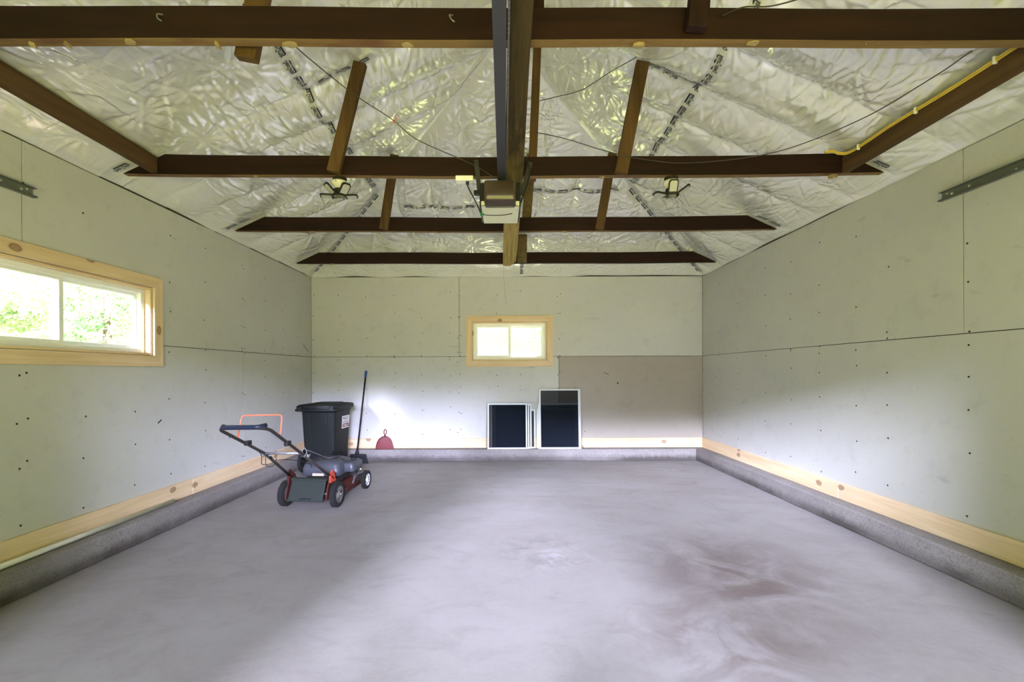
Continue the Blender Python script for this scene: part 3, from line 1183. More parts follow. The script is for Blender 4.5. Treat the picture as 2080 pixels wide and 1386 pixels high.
def tape(label, path, width=0.066, step=0.148, flip=False):
    pts = []
    for (a, b) in zip(path[:-1], path[1:]):
        n = max(2, int(math.hypot(b[0] - a[0], b[1] - a[1]) / 0.012))
        pts += [(a[0] + (b[0] - a[0]) * k / n, a[1] + (b[1] - a[1]) * k / n) for k in range(n)]
    pts.append(path[-1])
    P3 = [Vector((x, y, zc(x, y))) for x, y in pts]
    # light smoothing so the tape bridges small creases
    for _ in range(3):
        P3 = [P3[0]] + [(P3[i - 1] + P3[i] * 2 + P3[i + 1]) / 4 for i in range(1, len(P3) - 1)] + [P3[-1]]
    lens = [0.0]
    for a, b in zip(P3[:-1], P3[1:]):
        lens.append(lens[-1] + (b - a).length)

    def at(s):
        i = min(max(int(np.searchsorted(lens, s)) - 1, 0), len(P3) - 2)
        t = (s - lens[i]) / max(1e-6, lens[i + 1] - lens[i])
        p = P3[i].lerp(P3[i + 1], t)
        d = (P3[min(i + 3, len(P3) - 1)] - P3[max(i - 2, 0)])
        d2 = Vector((d.x, d.y, 0)).normalized()
        n = Vector((-d2.y, d2.x, 0))
        return p, n

    def surf(s, q, off):
        p, n = at(s)
        x, y = p.x + n.x * q, p.y + n.y * q
        return Vector((x, y, min(zc(x, y), p.z + 0.02) - off))
    mb = MB()
    rows = []
    for i in range(0, len(P3)):
        rows.append([surf(lens[i], q, 0.003) for q in (-width / 2, -width / 4, 0, width / 4, width / 2)])
    k = 0
    vs = [p for r in rows for p in r]
    fs = []
    for i in range(len(rows) - 1):
        for j in range(4):
            a = i * 5 + j
            fs.append((a, a + 1, a + 6, a + 5))
    mb.add(vs, fs, 0, True)
    tx = mb
    s = 0.02
    sg = -1 if flip else 1
    while s + 0.125 < lens[-1]:
        for V_, F_ in ((TXT_V, TXT_F), (TXT2_V, [(0, 1, 2, 3)])):
            if flip:
                vv = [surf(s + 0.12 - v[0], -(v[1] - 0.008), 0.0065) for v in V_]
            else:
                vv = [surf(s + v[0], v[1] - 0.008, 0.0065) for v in V_]
            tx.add(vv, F_, 1)
        s += step
    o = mb.build('seam_tape', [M['tape'], M['ink']])
    return tag(o, label, 'tape', 'printed tape on the plastic seams')


tape('long printed tape line on the left slope, running to the left hip', [(-1.43, 1.4), (-1.43, 4.98)])
tape('printed tape line on the left hip, from the tape bend to the far left corner', [(-1.43, 4.99), (-2.77, 6.34)])
tape('long printed tape line on the right slope, running to the right hip', [(1.42, 1.4), (1.42, 4.92)], flip=True)
tape('printed tape line on the right hip, from the tape bend to the far right corner', [(1.42, 4.93), (2.85, 6.34)], flip=True)
tape('short printed tape beside the head of the left brace on the second joist', [(-1.36, 3.17), (-0.93, 3.16)], 0.075)
tape('short printed tape beside the head of the right brace on the second joist', [(1.02, 3.19), (1.40, 3.22)], 0.075)
tape('level printed tape on the back slope, left of the door opener', [(-1.20, 5.17), (-0.30, 5.19)], 0.05)
tape('level printed tape on the back slope, right of the door opener', [(0.30, 4.96), (1.36, 4.95)], 0.05)
tape('short printed tape down to the back wall under the centre plank', [(0.25, 5.95), (0.25, 6.38)], 0.05)
tape('printed tape over the left end of the second joist', [(-2.80, 3.13), (-2.42, 3.13)], 0.05)
tape('printed tape over the right end of the second joist', [(2.50, 3.15), (2.86, 3.15)], 0.05)
tape('printed tape over the left end of the third joist', [(-2.79, 4.38), (-2.44, 4.38)], 0.05)
tape('printed tape over the right end of the third joist', [(2.52, 4.41), (2.87, 4.41)], 0.05)


# ------------------------------------------------------------------ ceiling joists
def joist(label, yb_l, yb_r, zb, mats, sag=0.012, h=0.140, t=0.049, bits=()):
    """2x6 across the room; its ends are cut to the roof slope"""
    root = None
    xs = np.linspace(0, 1, 25)
    mb = MB()
    xl_, xr_ = XL(yb_l) + 0.035, XR - 0.035
    for i in range(24):
        pass
    rings = []
    d_top = (zb + h - ZW) / PITCH + 0.03
    d_bot = max(0.05, (zb - ZW) / PITCH + 0.03)
    for u in xs:
        xb = (xl_ + d_bot) + (xr_ - d_bot - xl_ - d_bot) * u
        xt = (xl_ + d_top) + (xr_ - d_top - xl_ - d_top) * u
        yb = yb_l + (yb_r - yb_l) * u
        dz = -sag * math.sin(math.pi * u) + 0.003 * math.sin(u * 17 + yb_l * 5)
        rings.append([(xb, yb - t, zb + dz), (xb, yb, zb + dz), (xt, yb, zb + h + dz), (xt, yb - t, zb + h + dz)])
    mb.loft(rings)
    # the underside keeps its raw edge
    for k, f in enumerate(mb.f):
        zz = [mb.v[i][2] for i in f]
        yy = {round(mb.v[i][1], 3) for i in f}
        if len(f) == 4 and max(zz) - zb < 0.03:
            mb.m[k] = 1
    o = mb.build('ceiling_joist', mats, loc=(0, (yb_l + yb_r) / 2, zb), bevel=0.003)
    tag(o, label, 'joist', 'dark joists across the ceiling')
    for (x, w, d, hh) in bits:
        yb = yb_l + (yb_r - yb_l) * (x - xl_) / (xr_ - xl_)
        u = (x - xl_) / (xr_ - xl_)
        zz = zb - sag * math.sin(math.pi * u) + 0.004
        b = MB()
        n = 7
        ring0 = [(x + w * math.cos(2 * math.pi * k / n) * random.uniform(.7, 1.2), yb - d + 0.016 * math.sin(2 * math.pi * k / n), zz) for k in range(n)]
        ring1 = [(p[0] * 1.0 + random.uniform(-.006, .006), p[1] + random.uniform(-.004, .004), zz - hh * random.uniform(.6, 1.2)) for p in ring0]
        b.loft([ring0, ring1])
        pb = b.build('plaster_scrap', M['plaster'])
        pb.parent = o
        pb.matrix_parent_inverse = Matrix.Translation(o.location).inverted()
    return o


ux = M['underX']
joist('thick dark joist nearest the viewer, top of the photo, full width', 1.925, 1.965, 2.716, [M['darkX'], ux], 0.004,
      bits=[(-0.93, 0.035, 0.02, 0.012), (-0.42, 0.03, 0.02, 0.012), (0.60, 0.03, 0.02, 0.012), (1.10, 0.03, 0.03, 0.008),
            (-1.62, 0.03, 0.03, 0.010), (1.62, 0.03, 0.03, 0.008), (-1.9, 0.008, 0.02, 0.02), (-1.25, 0.008, 0.02, 0.02), (-2.05, 0.008, 0.02, 0.02)])
joist('dark joist behind the garage door opener, second from the viewer', 3.205, 3.235, 2.715, [M['darkX'], ux], 0.022,
      bits=[(2.42, 0.035, 0.02, 0.025), (0.72, 0.02, 0.02, 0.008), (-1.8, 0.02, 0.02, 0.008)])
joist('dark joist beyond the opener, third from the viewer', 4.475, 4.49, 2.715, [M['darkX'], ux], 0.014,
      bits=[(-1.95, 0.03, 0.02, 0.012), (-0.7, 0.025, 0.02, 0.01), (0.62, 0.025, 0.02, 0.01)])
joist('dark joist nearest the back wall, the shortest looking', 5.765, 5.785, 2.708, [M['darkX'], M['darkX']], 0.008,
      bits=[(-2.25, 0.03, 0.02, 0.015), (-1.6, 0.02, 0.02, 0.012)])


j1 = [o for o in bpy.data.objects if o.get('label', '').startswith('thick dark joist')][0]
for x, z in ((-1.46, 2.790), (-0.215, 2.782)):
    nb = MB().tube(smooth_path([(x, 1.880, z + 0.022), (x - 0.012, 1.866, z + 0.012), (x - 0.004, 1.858, z - 0.012), (x + 0.010, 1.862, z - 0.020)], 5), 0.0032, 6).build('bent_nail', M['steel'])
    nb.parent = j1
    nb.matrix_parent_inverse = Matrix.Translation(j1.location).inverted()

# ------------------------------------------------------------------ braces and posts between joists and roof
def brace(name, label, p, q, w, t, mat, cat, group, cut=True):
    """board standing in the truss plane; w seen from the front, t front to back"""
    p, q = Vector(p), Vector(q)
    mb = MB().bar(p, q, w, t, (0, 1, 0))
    o = mb.build(name, mat, loc=p, bevel=0.003)
    return tag(o, label, cat, group)


def top(x, y, drop=0.03):
    return zc(x, y) - drop


G_BR = 'slanted boards bracing the joists to the roof'
brace('brace_board', 'slanted brown board on the second joist, left of the opener', (-1.215, 3.132, 2.705), (-1.02, 3.132, top(-1.02, 3.132)), 0.088, 0.042, M['brownZ'], 'brace', G_BR)
brace('brace_board', 'slanted brown board on the second joist, right of the opener', (0.845, 3.155, 2.70), (1.005, 3.155, top(1.005, 3.155)), 0.092, 0.042, M['brownZ'], 'brace', G_BR)
brace('brace_board', 'slanted board on the third joist, left of the opener', (-1.205, 4.40, 2.71), (-1.09, 4.40, top(-1.09, 4.40)), 0.085, 0.042, M['brownZ'], 'brace', G_BR)
brace('brace_board', 'slanted board on the third joist, right of the opener', (0.965, 4.415, 2.71), (1.10, 4.415, top(1.10, 4.415)), 0.085, 0.042, M['brownZ'], 'brace', G_BR)
brace('brace_board', 'board behind the nearest joist at left, its foot hanging below', (-1.165, 1.99, 2.695), (-1.00, 1.99, top(-1.0, 1.99)), 0.095, 0.042, M['brownZ'], 'brace', G_BR)
brace('brace_board', 'board on the face of the nearest joist, right of centre', (0.825, 1.868, 2.73), (0.90, 1.868, top(0.9, 1.868)), 0.085, 0.040, M['darkZ'], 'brace', G_BR)
G_PO = 'upright boards on the centre of the joists'
brace('post_board', 'upright dark board over the centre of the nearest joist', (0.155, 1.995, 2.80), (0.165, 1.995, top(0.165, 1.995)), 0.06, 0.05, M['darkZ'], 'post', G_PO)
brace('post_board', 'upright brown board just right of the opener rail, on the second joist', (0.212, 3.265, 2.70), (0.262, 3.265, top(0.262, 3.265)), 0.060, 0.045, M['brownZ'], 'post', G_PO)
brace('post_board', 'upright board right of the opener housing, on the third joist', (0.225, 4.52, 2.72), (0.29, 4.52, top(0.29, 4.52)), 0.095, 0.045, M['plankmid'], 'post', G_PO)
brace('post_board', 'short upright block at the far end of the centre plank', (0.235, 5.70, 2.70), (0.235, 5.55, top(0.235, 5.55)), 0.125, 0.05, M['plankmid'], 'post', G_PO)

# side boards that run front to back
o = MB().box(-2.535, -2.487, -0.25, 3.152, 2.715, 2.828).build('strongback_board', [M['brownY']], loc=(-2.51, 1.4, 2.715), bevel=0.003)
tag(o, 'brown board running toward the viewer high on the left, without cable', 'board')
o = MB().box(2.455, 2.503, -0.25, 3.178, 2.708, 2.825).build('strongback_board', [M['brownY']], loc=(2.48, 1.4, 2.705), bevel=0.003)
tag(o, 'brown board running toward the viewer high on the right, carrying a yellow cable', 'board')

# centre plank under the joists
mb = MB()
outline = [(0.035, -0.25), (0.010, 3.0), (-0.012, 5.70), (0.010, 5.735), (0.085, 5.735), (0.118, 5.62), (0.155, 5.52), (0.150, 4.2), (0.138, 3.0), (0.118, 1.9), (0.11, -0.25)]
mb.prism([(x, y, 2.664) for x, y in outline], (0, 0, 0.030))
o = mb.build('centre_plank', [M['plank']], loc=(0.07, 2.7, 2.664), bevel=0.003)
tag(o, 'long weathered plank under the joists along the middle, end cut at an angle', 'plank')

# ------------------------------------------------------------------ garage door opener
OP = thing('garage_door_opener', 'chain drive door opener with smoked lamp cover hung from the second joist', 'door opener', (-0.02, 2.95, 2.39))


def opart(mb, name, mat, parent=OP, bevel=0.0, label=None):
    ob = mb.build(name, mat, bevel=bevel)
    ob.parent = parent
    ob.matrix_parent_inverse = Matrix.Translation(OP.location).inverted()
    if label:
        ob['label'] = label
    return ob


opart(MB().box(-0.162, 0.116, 2.955, 3.27, 2.388, 2.552), 'chassis', M['blacksteel'], bevel=0.006)
opart(MB().prism([(-0.150, 2.935, 2.383), (0.106, 2.935, 2.383), (0.103, 3.270, 2.383), (-0.146, 3.270, 2.383)], (0, 0, 0.010)).box(-0.150, 0.106, 2.935, 2.940, 2.383, 2.420), 'bottom_cover', M['cream'], bevel=0.003)
# lamp lens: boxy with a rounded lower edge
prof = [(0.0, 0.142), (-0.095, 0.142), (-0.110, 0.125), (-0.112, 0.045), (-0.100, 0.012), (-0.060, -0.006), (0.0, -0.006)]
lens = MB()
rings = []
for x, k in ((-0.126, 0.90), (-0.118, 0.98), (-0.10, 1.0), (0.054, 1.0), (0.072, 0.98), (0.080, 0.90)):
    cy, cz = -0.05, 0.07
    rings.append([(x, 2.955 + cy + (a - cy) * k, 2.385 + cz + (b - cz) * k) for a, b in prof])
lens.loft(rings, 0, True)
lo = opart(lens, 'lamp_cover', M['amber'], bevel=0.004, label='smoked brown lamp cover')
opart(MB().lathe([(0.0, 0), (0.006, 0), (0.006, 0.003)], (-0.018, 2.842, 2.462), (0, -1, 0), 12), 'screw', M['blacksteel'], lo)
# rail with chain
rl = MB()
for x0, x1, z0, z1 in ((-0.039, 0.013, 2.568, 2.572), (-0.039, -0.035, 2.572, 2.606), (0.009, 0.013, 2.572, 2.606), (-0.024, -0.003, 2.600, 2.604)):
    rl.box(x0, x1, -0.25, 3.02, z0, z1)
opart(rl, 'rail', M['rail'])
ch = MB()
y = -0.2
k = 0
while y < 2.98:
    if k % 2:
        ch.box(0.0180, 0.0205, y, y + 0.0150, 2.578, 2.590)
        ch.box(0.0240, 0.0265, y, y + 0.0150, 2.578, 2.590)
    else:
        ch.box(0.0205, 0.0240, y, y + 0.0150, 2.580, 2.588)
    y += 0.0115
    k += 1
opart(ch, 'chain', M['chain'])
opart(MB().lathe([(0.0, 0), (0.030, 0), (0.030, 0.012), (0, 0.012)], (-0.005, 3.00, 2.556), (0, 0, 1), 18), 'sprocket', M['steel'])


def strap(p, q, w=0.030):
    p, q = Vector(p), Vector(q)
    s_ = MB().bar(p, q, w, 0.004, (0, 1, 0)).bar(p + Vector((w / 2, 0.014, 0)), q + Vector((w / 2, 0.014, 0)), 0.004, 0.028, (0, 1, 0))
    so = opart(s_, 'hanger_strap', M['darksteel'], label='perforated steel hanger strap')
    n = int((q - p).length / 0.028)
    d = (q - p).normalized()
    hb = MB()
    for k in range(n):
        c = p + d * (0.018 + k * 0.028)
        hb.lathe([(0.0, 0), (0.0055, 0), (0.0055, 0.0012), (0.0, 0.0012)], c + Vector((0, -0.0033, 0)), (0, 1, 0), 8)
    opart(hb, 'perforations', M['black'], so)


strap((-0.198, 3.150, 2.800), (-0.170, 3.130, 2.545))
strap((0.196, 3.165, 2.790), (0.128, 3.130, 2.535))
opart(MB().box(-0.21, -0.155, 3.10, 3.135, 2.535, 2.562), 'bracket', M['blacksteel'])
opart(MB().tube(smooth_path([(0.155, 3.10, 2.80), (0.185, 3.08, 2.70), (0.165, 3.05, 2.58), (0.118, 3.02, 2.44)], 8), 0.006, 8), 'conduit', M['black'])
cord = smooth_path([(-0.262, 3.19, 2.655), (-0.255, 3.17, 2.61), (-0.215, 3.12, 2.52), (-0.172, 3.08, 2.42), (-0.158, 3.10, 2.385)], 8)
opart(MB().tube(cord, 0.0045, 8), 'power_cord', M['black'])
w2 = smooth_path([(-0.155, 3.05, 2.372), (-0.10, 3.03, 2.358), (-0.02, 3.03, 2.358), (0.06, 3.05, 2.376)], 8)
opart(MB().tube(w2, 0.003, 8), 'bell_wire', M['wire'])
opart(MB().lathe([(0.004, 0), (0.011, 0.004), (0.012, 0.02), (0.008, 0.03)], (-0.160, 3.06, 2.366), (0.5, 0, 0.6), 10), 'wire_nut', M['greenplastic'])

ob = MB().box(-0.345, -0.218, 3.150, 3.212, 2.655, 2.690).build('power_outlet', M['white'], loc=(-0.28, 3.18, 2.69), bevel=0.004)
tag(ob, 'white outlet strip under the second joist, opener cord plugged in', 'outlet')
pl = MB().box(-0.272, -0.250, 3.168, 3.192, 2.636, 2.656).build('plug', M['black'], loc=(-0.26, 3.18, 2.65), bevel=0.003)
pl.parent = ob
pl.matrix_parent_inverse = Matrix.Translation(ob.location).inverted()


# ------------------------------------------------------------------ folding LED lamps under the second joist
def led_lamp(label, loc, panels):
    t = thing('folding_ceiling_light', label, 'lamp', loc, 0, 'folding lamps under the second joist')
    MB().lathe([(0.052, 0), (0.052, 0.028)], (0, 0, -0.028), (0, 0, 1), 8, smooth=False).build('junction_box', M['enginedark'], t)
    MB().lathe([(0.056, 0), (0.060, -0.006), (0.060, -0.016), (0.050, -0.030), (0.034, -0.046), (0.024, -0.056)], (0, 0, -0.026), (0, 0, 1), 28).build('lamp_holder', M['porcelain'], t)
    MB().tube([(-0.008, -0.058, -0.030), (-0.004, -0.062, -0.05)], 0.002, 6).build('pull_cord', M['wire'], t)
    MB().lathe([(0.022, 0), (0.040, -0.004), (0.044, -0.030), (0.036, -0.052), (0.018, -0.056)], (0, 0, -0.078), (0, 0, 1), 16, smooth=False).build('lamp_body', M['black'], t)
    for ang, tilt, L in panels:
        a, ti = math.radians(ang), math.radians(tilt)
        d = Vector((math.cos(a) * math.cos(ti), math.sin(a) * math.cos(ti), math.sin(ti)))
        r = Vector((-math.sin(a), math.cos(a), 0))
        n = d.cross(r).normalized()
        if n.z > 0:
            n = -n
        c = Vector((math.cos(a) * 0.030, math.sin(a) * 0.030, -0.138))
        e = 0.010
        W_ = 0.034
        out = [c + r * -W_ + d * e, c + r * W_ + d * e, c + r * W_ + d * (L - 0.014), c + r * (W_ - 0.012) + d * L, c - r * (W_ - 0.012) + d * L, c - r * W_ + d * (L - 0.014)]
        po = MB().prism([p - n * 0.010 for p in out], n * 0.012).build('lamp_panel', M['black'], t, bevel=0.002)
        k = 0.74
        cc = sum(out, Vector()) / 6
        MB().prism([cc + (p - cc) * k + n * 0.002 for p in out], n * 0.0025).build('led_face', M['led'], po)
        MB().bar(c - d * 0.004 - r * 0.022, c - d * 0.004 + r * 0.022, 0.014, 0.014).build('hinge', M['steel'], t)
    return t


led_lamp('four panel folding lamp under the second joist, left of the opener', (-1.198, 3.205, 2.694), [(222, 42, 0.108), (318, 40, 0.108), (196, -2, 0.105), (6, 6, 0.100)])
led_lamp('three panel folding lamp under the second joist, right of the opener', (1.235, 3.225, 2.698), [(264, 62, 0.108), (192, 6, 0.112), (340, 33, 0.118)])


# ------------------------------------------------------------------ loose wires and the yellow cable
def wire(label, pts, r=0.0028, mat='wire', name='wire'):
    sp = smooth_path(pts, 8)
    o = MB().tube(sp, r, 6).build(name, M[mat], loc=pts[0])
    return tag(o, label, 'wire')


wr = wire('thin wire with a red tag hanging left of the opener rail', [(-1.07, 2.10, 2.905), (-1.045, 2.4, 2.98), (-0.90, 2.65, 2.955), (-0.73, 2.85, 2.925), (-0.587, 2.95, 2.845), (-0.30, 3.03, 2.75), (-0.19, 3.08, 2.72), (-0.055, 3.10, 2.645)])
rt = MB().tube([(-0.715, 2.865, 2.905), (-0.700, 2.865, 2.935), (-0.705, 2.866, 2.952)], 0.0035, 6).build('red_tag', M['redwire'])
rt.parent = wr
rt.matrix_parent_inverse = Matrix.Translation(wr.location).inverted()
wire('thin wire looping up from the centre post to the right brace head', [(0.245, 3.22, 3.26), (0.36, 3.18, 3.265), (0.561, 3.15, 3.30), (0.75, 3.12, 3.40), (0.945, 3.10, 3.50)])
wire('long sagging wire from the centre post to the right of the nearest joist', [(0.245, 3.23, 3.04), (0.45, 3.16, 2.955), (0.729, 3.11, 2.84), (1.0, 3.12, 2.785), (1.331, 3.10, 2.75), (1.807, 2.93, 2.735), (2.10, 2.60, 2.755), (2.15, 2.2, 2.74), (2.13, 1.99, 2.725)])
wire('wire stretched above the nearest joist at upper right', [(0.945, 1.89, 2.805), (1.00, 1.82, 2.785), (1.084, 1.78, 2.755), (1.17, 1.72, 2.735), (1.28, 1.66, 2.73), (1.5, 1.5, 2.72)])
o = MB().tube([(0.0, 5.745, 2.69), (0.001, 5.745, 2.50), (0.03, 5.75, 2.16)], 0.0010, 5).build('hanging_thread', M['wire'], loc=(0, 5.745, 2.69))
tag(o, 'fine thread hanging from the end of the centre plank', 'thread')

yc = []
for k in range(9):
    y = 3.10 - k * 0.36
    yc.append((2.4475, y, 2.812 + 0.006 * math.sin(k * 2.1)))
yp = [(2.35, 3.205, 2.866), (2.385, 3.168, 2.856), (2.412, 3.145, 2.830), (2.447, 3.07, 2.812)] + yc[1:]
cab = MB().tube(smooth_path(yp, 7), 0.0052, 8)
cab.tube(smooth_path([(p[0] - (0.001 if i > 2 else 0), p[1], p[2] + 0.0105) for i, p in enumerate(yp)], 7), 0.0052, 8)
co_ = cab.build('electrical_cable', M['yellow'], loc=yp[0])
tag(co_, 'flat yellow cable stapled along the upper right board', 'cable')
for y in (3.02, 2.60, 2.18, 1.78):
    s_ = MB().box(2.4385, 2.456, y - 0.006, y + 0.006, 2.798, 2.836).build('staple', M['white'], bevel=0.003)
    s_.parent = co_
    s_.matrix_parent_inverse = Matrix.Translation(co_.location).inverted()


# ------------------------------------------------------------------ door tracks
def track(label, fn, y1, zc_):
    root = thing('door_track', label, 'track', fn(Vector((0.01, y1, zc_))), 0, 'galvanised door tracks at the side walls')
    h = 0.026
    b = MB()
    b.box(0.010, 0.0125, -0.28, y1, zc_ - h, zc_ + h)
    b.box(0.010, 0.040, -0.28, y1 + 0.0, zc_ + h, zc_ + h + 0.0025)
    b.box(0.010, 0.042, -0.28, y1 + 0.0, zc_ - h - 0.0025, zc_ - h)
    b.box(0.0395, 0.042, -0.28, y1 + 0.0, zc_ - h - 0.0025, zc_ - h + 0.006)
    o = b.map(fn).build('channel', M['steel'])
    o.parent = root
    o.matrix_parent_inverse = Matrix.Translation(root.location).inverted()
    for (dy, dz, r) in ((0.035, 0.012, 0.005), (0.035, -0.012, 0.005), (0.065, 0.0, 0.008), (0.17, 0.006, 0.007), (0.42, -0.006, 0.006), (0.70, 0.008, 0.007)):
        p = fn(Vector((0.0125, y1 - dy, zc_ + dz)))
        d = fn(Vector((1, y1 - dy, zc_ + dz))) - p
        bo = MB().lathe([(0.0, -0.013), (r * 0.7, -0.013), (r, 0.0), (r, 0.003), (r * 0.5, 0.0045)], p, d, 10).build('bolt', M['bolt'])
        bo.parent = root
        bo.matrix_parent_inverse = Matrix.Translation(root.location).inverted()


track('galvanised steel track on the left wall above the long window', left, 2.67, 2.372)
track('galvanised steel track high on the right wall', right, 2.885, 2.412)

# ------------------------------------------------------------------ pipe on the curb
pp = MB().tube([left((0.058, 1.2, 0.189)), left((0.056, 2.6, 0.190)), left((0.050, 3.72, 0.189))], 0.0175, 16)
o = pp.build('plastic_pipe', M['pvc'], loc=left((0.055, 2.5, 0.189)))
tag(o, 'thin white plastic pipe lying on the left curb', 'pipe')

# ------------------------------------------------------------------ wheeled bin
BIN = thing('wheeled_bin', 'dark wheeled trash bin with white sticker in the left corner', 'trash bin', (-2.345, 5.50, 0), math.radians(-4))


def rrect(hw, y0, y1, z, r, n=5):
    out = []
    for cx, cy, a0 in ((hw - r, y1 - r, 0), (-hw + r, y1 - r, 90), (-hw + r, y0 + r, 180), (hw - r, y0 + r, 270)):
        for k in range(n + 1):
            a = math.radians(a0 + 90 * k / n)
            out.append((cx + r * math.cos(a), cy + r * math.sin(a), z))
    return out


body = MB()
body.loft([rrect(0.186, 0.06, 0.43, 0.03, 0.03), rrect(0.194, 0.045, 0.445, 0.10, 0.035), rrect(0.208, 0.025, 0.462, 0.45, 0.035), rrect(0.222, 0.010, 0.480, 0.78, 0.035),
           rrect(0.238, 0.0, 0.492, 0.785, 0.035), rrect(0.238, 0.0, 0.492, 0.825, 0.035)], 0, True)
body.build('body', M['bin'], BIN, bevel=0.004)
# ribs on the back face
for x in (-0.105, 0.105):
    MB().prism([(x - 0.014, 0.058, 0.14), (x + 0.014, 0.058, 0.14), (x + 0.017, 0.012, 0.76), (x - 0.017, 0.012, 0.76)], (0, -0.014, 0)).build('rib', M['bin'], BIN, bevel=0.003)
lid = MB()
lid.loft([rrect(0.260, -0.032, 0.514, 0.812, 0.04), rrect(0.263, -0.035, 0.517, 0.816, 0.04), rrect(0.262, -0.033, 0.515, 0.862, 0.045), rrect(0.250, -0.02, 0.503, 0.870, 0.045), rrect(0.20, 0.03, 0.46, 0.878, 0.05)], 0, True)
lid.loft([rrect(0.16, 0.18, 0.44, 0.874, 0.04), rrect(0.15, 0.19, 0.43, 0.886, 0.04)], 0, True)
lido = lid.build('lid', M['bin'], BIN, bevel=0.003)
hn = MB().tube(fillet([(-0.255, -0.012, 0.815), (-0.255, -0.062, 0.805), (0.255, -0.062, 0.805), (0.255, -0.012, 0.815)], 0.03), 0.013, 12)
hn.build('handle', M['bin'], BIN)
for x in (-0.205, 0.205):
    MB().box(x - 0.035, x + 0.035, -0.072, 0.004, 0.792, 0.862).build('hinge', M['bin'], BIN, bevel=0.012)
for x in (-0.212, 0.212):
    sgn = 1 if x > 0 else -1
    wv_ = MB().lathe([(0.055, -0.026), (0.118, -0.026), (0.130, -0.016), (0.132, 0), (0.130, 0.016), (0.118, 0.026), (0.055, 0.026)], (x, 0.075, 0.1325), (sgn, 0, 0), 30, caps=False)
    wo_ = wv_.build('wheel', M['rubber'], BIN)
    MB().lathe([(0.0585, -0.024), (0.0585, 0.024), (0.022, 0.030), (0.020, 0.036)], (x, 0.075, 0.1325), (sgn, 0, 0), 20).build('hub', M['bin'], wo_)
MB().tube([(-0.19, 0.075, 0.1325), (0.19, 0.075, 0.1325)], 0.011, 10).build('axle', M['steel'], BIN)
# wheel arches
for sgn in (-1, 1):
    arc = []
    for k in range(13):
        a = math.radians(-10 + 200 * k / 12)
        arc.append((0.080 + 0.155 * math.cos(a), 0.14 + 0.155 * math.sin(a)))
    inner = [(0.080 + (y_ - 0.080) * 0.90, 0.14 + (z_ - 0.14) * 0.90) for y_, z_ in arc]
    pl_ = [(sgn * 0.186, y_, z_) for y_, z_ in arc + inner[::-1]]
    MB().prism(pl_, (sgn * 0.040, 0, 0)).build('wheel_arch', M['bin'], BIN)


# sticker wrapped on the right side, running out at the far corner
def side_x(y_, z_):
    return 0.208 + (0.222 - 0.208) * (z_ - 0.45) / 0.33 + 0.0018


st = MB()
sy0, sy1, sz0, sz1 = 0.215, 0.452, 0.545, 0.708
n_ = 10
ring = []
for zz in (sz0, sz1):
    for k in range(n_ + 1):
        y_ = sy0 + (sy1 - sy0) * k / n_
        drop = max(0, y_ - (0.455 - 0.035 + 0.02 * (zz - 0.45) / 0.33)) ** 2 * 12
        ring.append((side_x(y_, zz) - drop, y_, zz))
st.add(ring, [(k, k + 1, n_ + 2 + k, n_ + 1 + k) for k in range(n_)])
sto = st.build('sticker', M['sticker'], BIN)


def sticker_text(body_, y0, z0, size, width, mat, nm, off=0.0012, bold=False):
    v, f = text_mesh(body_, size)
    wx = max(p[0] for p in v)
    k = width / wx
    mbt = MB()
    for dx in ((0.0, 0.0012, 0.0024) if bold else (0.0,)):
        mbt.add([(side_x(0, z0 + p[1]) + off + dx * 0.05, y0 + p[0] * k + dx, z0 + p[1]) for p in v], f)
    mbt.build(nm, mat, sto)


sticker_text('MAT', 0.228, 0.650, 0.068, 0.185, M['black'], 'lettering', bold=True)
sticker_text('SANIT', 0.228, 0.616, 0.036, 0.190, M['maroon'], 'lettering', bold=True)
ov = MB()
pill = []
for k in range(9):
    a = math.radians(90 + 180 * k / 8)
    pill.append((side_x(0, 0.585) + 0.0008, 0.256 + 0.024 * math.cos(a), 0.582 + 0.024 * math.sin(a)))
pill += [(side_x(0, 0.585) + 0.0008, 0.435, 0.558), (side_x(0, 0.585) + 0.0008, 0.435, 0.606)]
ov.prism(pill, (0.0006, 0, 0))
ov.build('number_plate', M['maroon'], sto)
sticker_text('586-7', 0.248, 0.568, 0.042, 0.182, M['sticker'], 'lettering', 0.0026, True)

# ------------------------------------------------------------------ broom and dustpan
BR = thing('push_broom', 'black broom with blue handle grip leaning on the back wall', 'broom', (-2.06, 6.17, 0))
b0, b1 = Vector((-0.012, 0.0, 0.17)), Vector((0.055, 0.195, 1.300))
dv = (b1 - b0)
MB().tube([b0 - dv * 0.02, b0 + dv * 0.925], 0.0115, 12).build('handle', M['black'], BR)
MB().tube([b0 + dv * 0.915, b0 + dv * 0.925, b0 + dv * 0.995, b1], [0.0125, 0.016, 0.018, 0.015], 12).build('grip', M['bluegrip'], BR)
MB().lathe([(0.030, 0), (0.026, 0.03), (0.017, 0.05), (0.016, 0.08)], (-0.016, -0.004, 0.125), dv, 14).build('socket', M['black'], BR)
MB().loft([rrect(0.105, -0.022, 0.022, 0.128, 0.015), rrect(0.112, -0.024, 0.024, 0.118, 0.015), rrect(0.118, -0.024, 0.024, 0.092, 0.015)], 0, True).build('block', M['black'], BR, bevel=0.003)
br = MB()
for k in range(150):
    x = random.uniform(-0.112, 0.112)
    yy = random.uniform(-0.02, 0.02)
    ang = 0.03 + 0.04 * x / 0.11
    bx = x * 1.16 + 0.016 + random.uniform(-.006, .006)
    br.bar((x, yy, 0.095), (bx, yy * 1.5 - 0.005, 0.002), 0.0075, 0.0075, (0, 1, 0))
bo = br.build('bristles', M['bristle'], BR)
bo['kind'] = 'stuff'

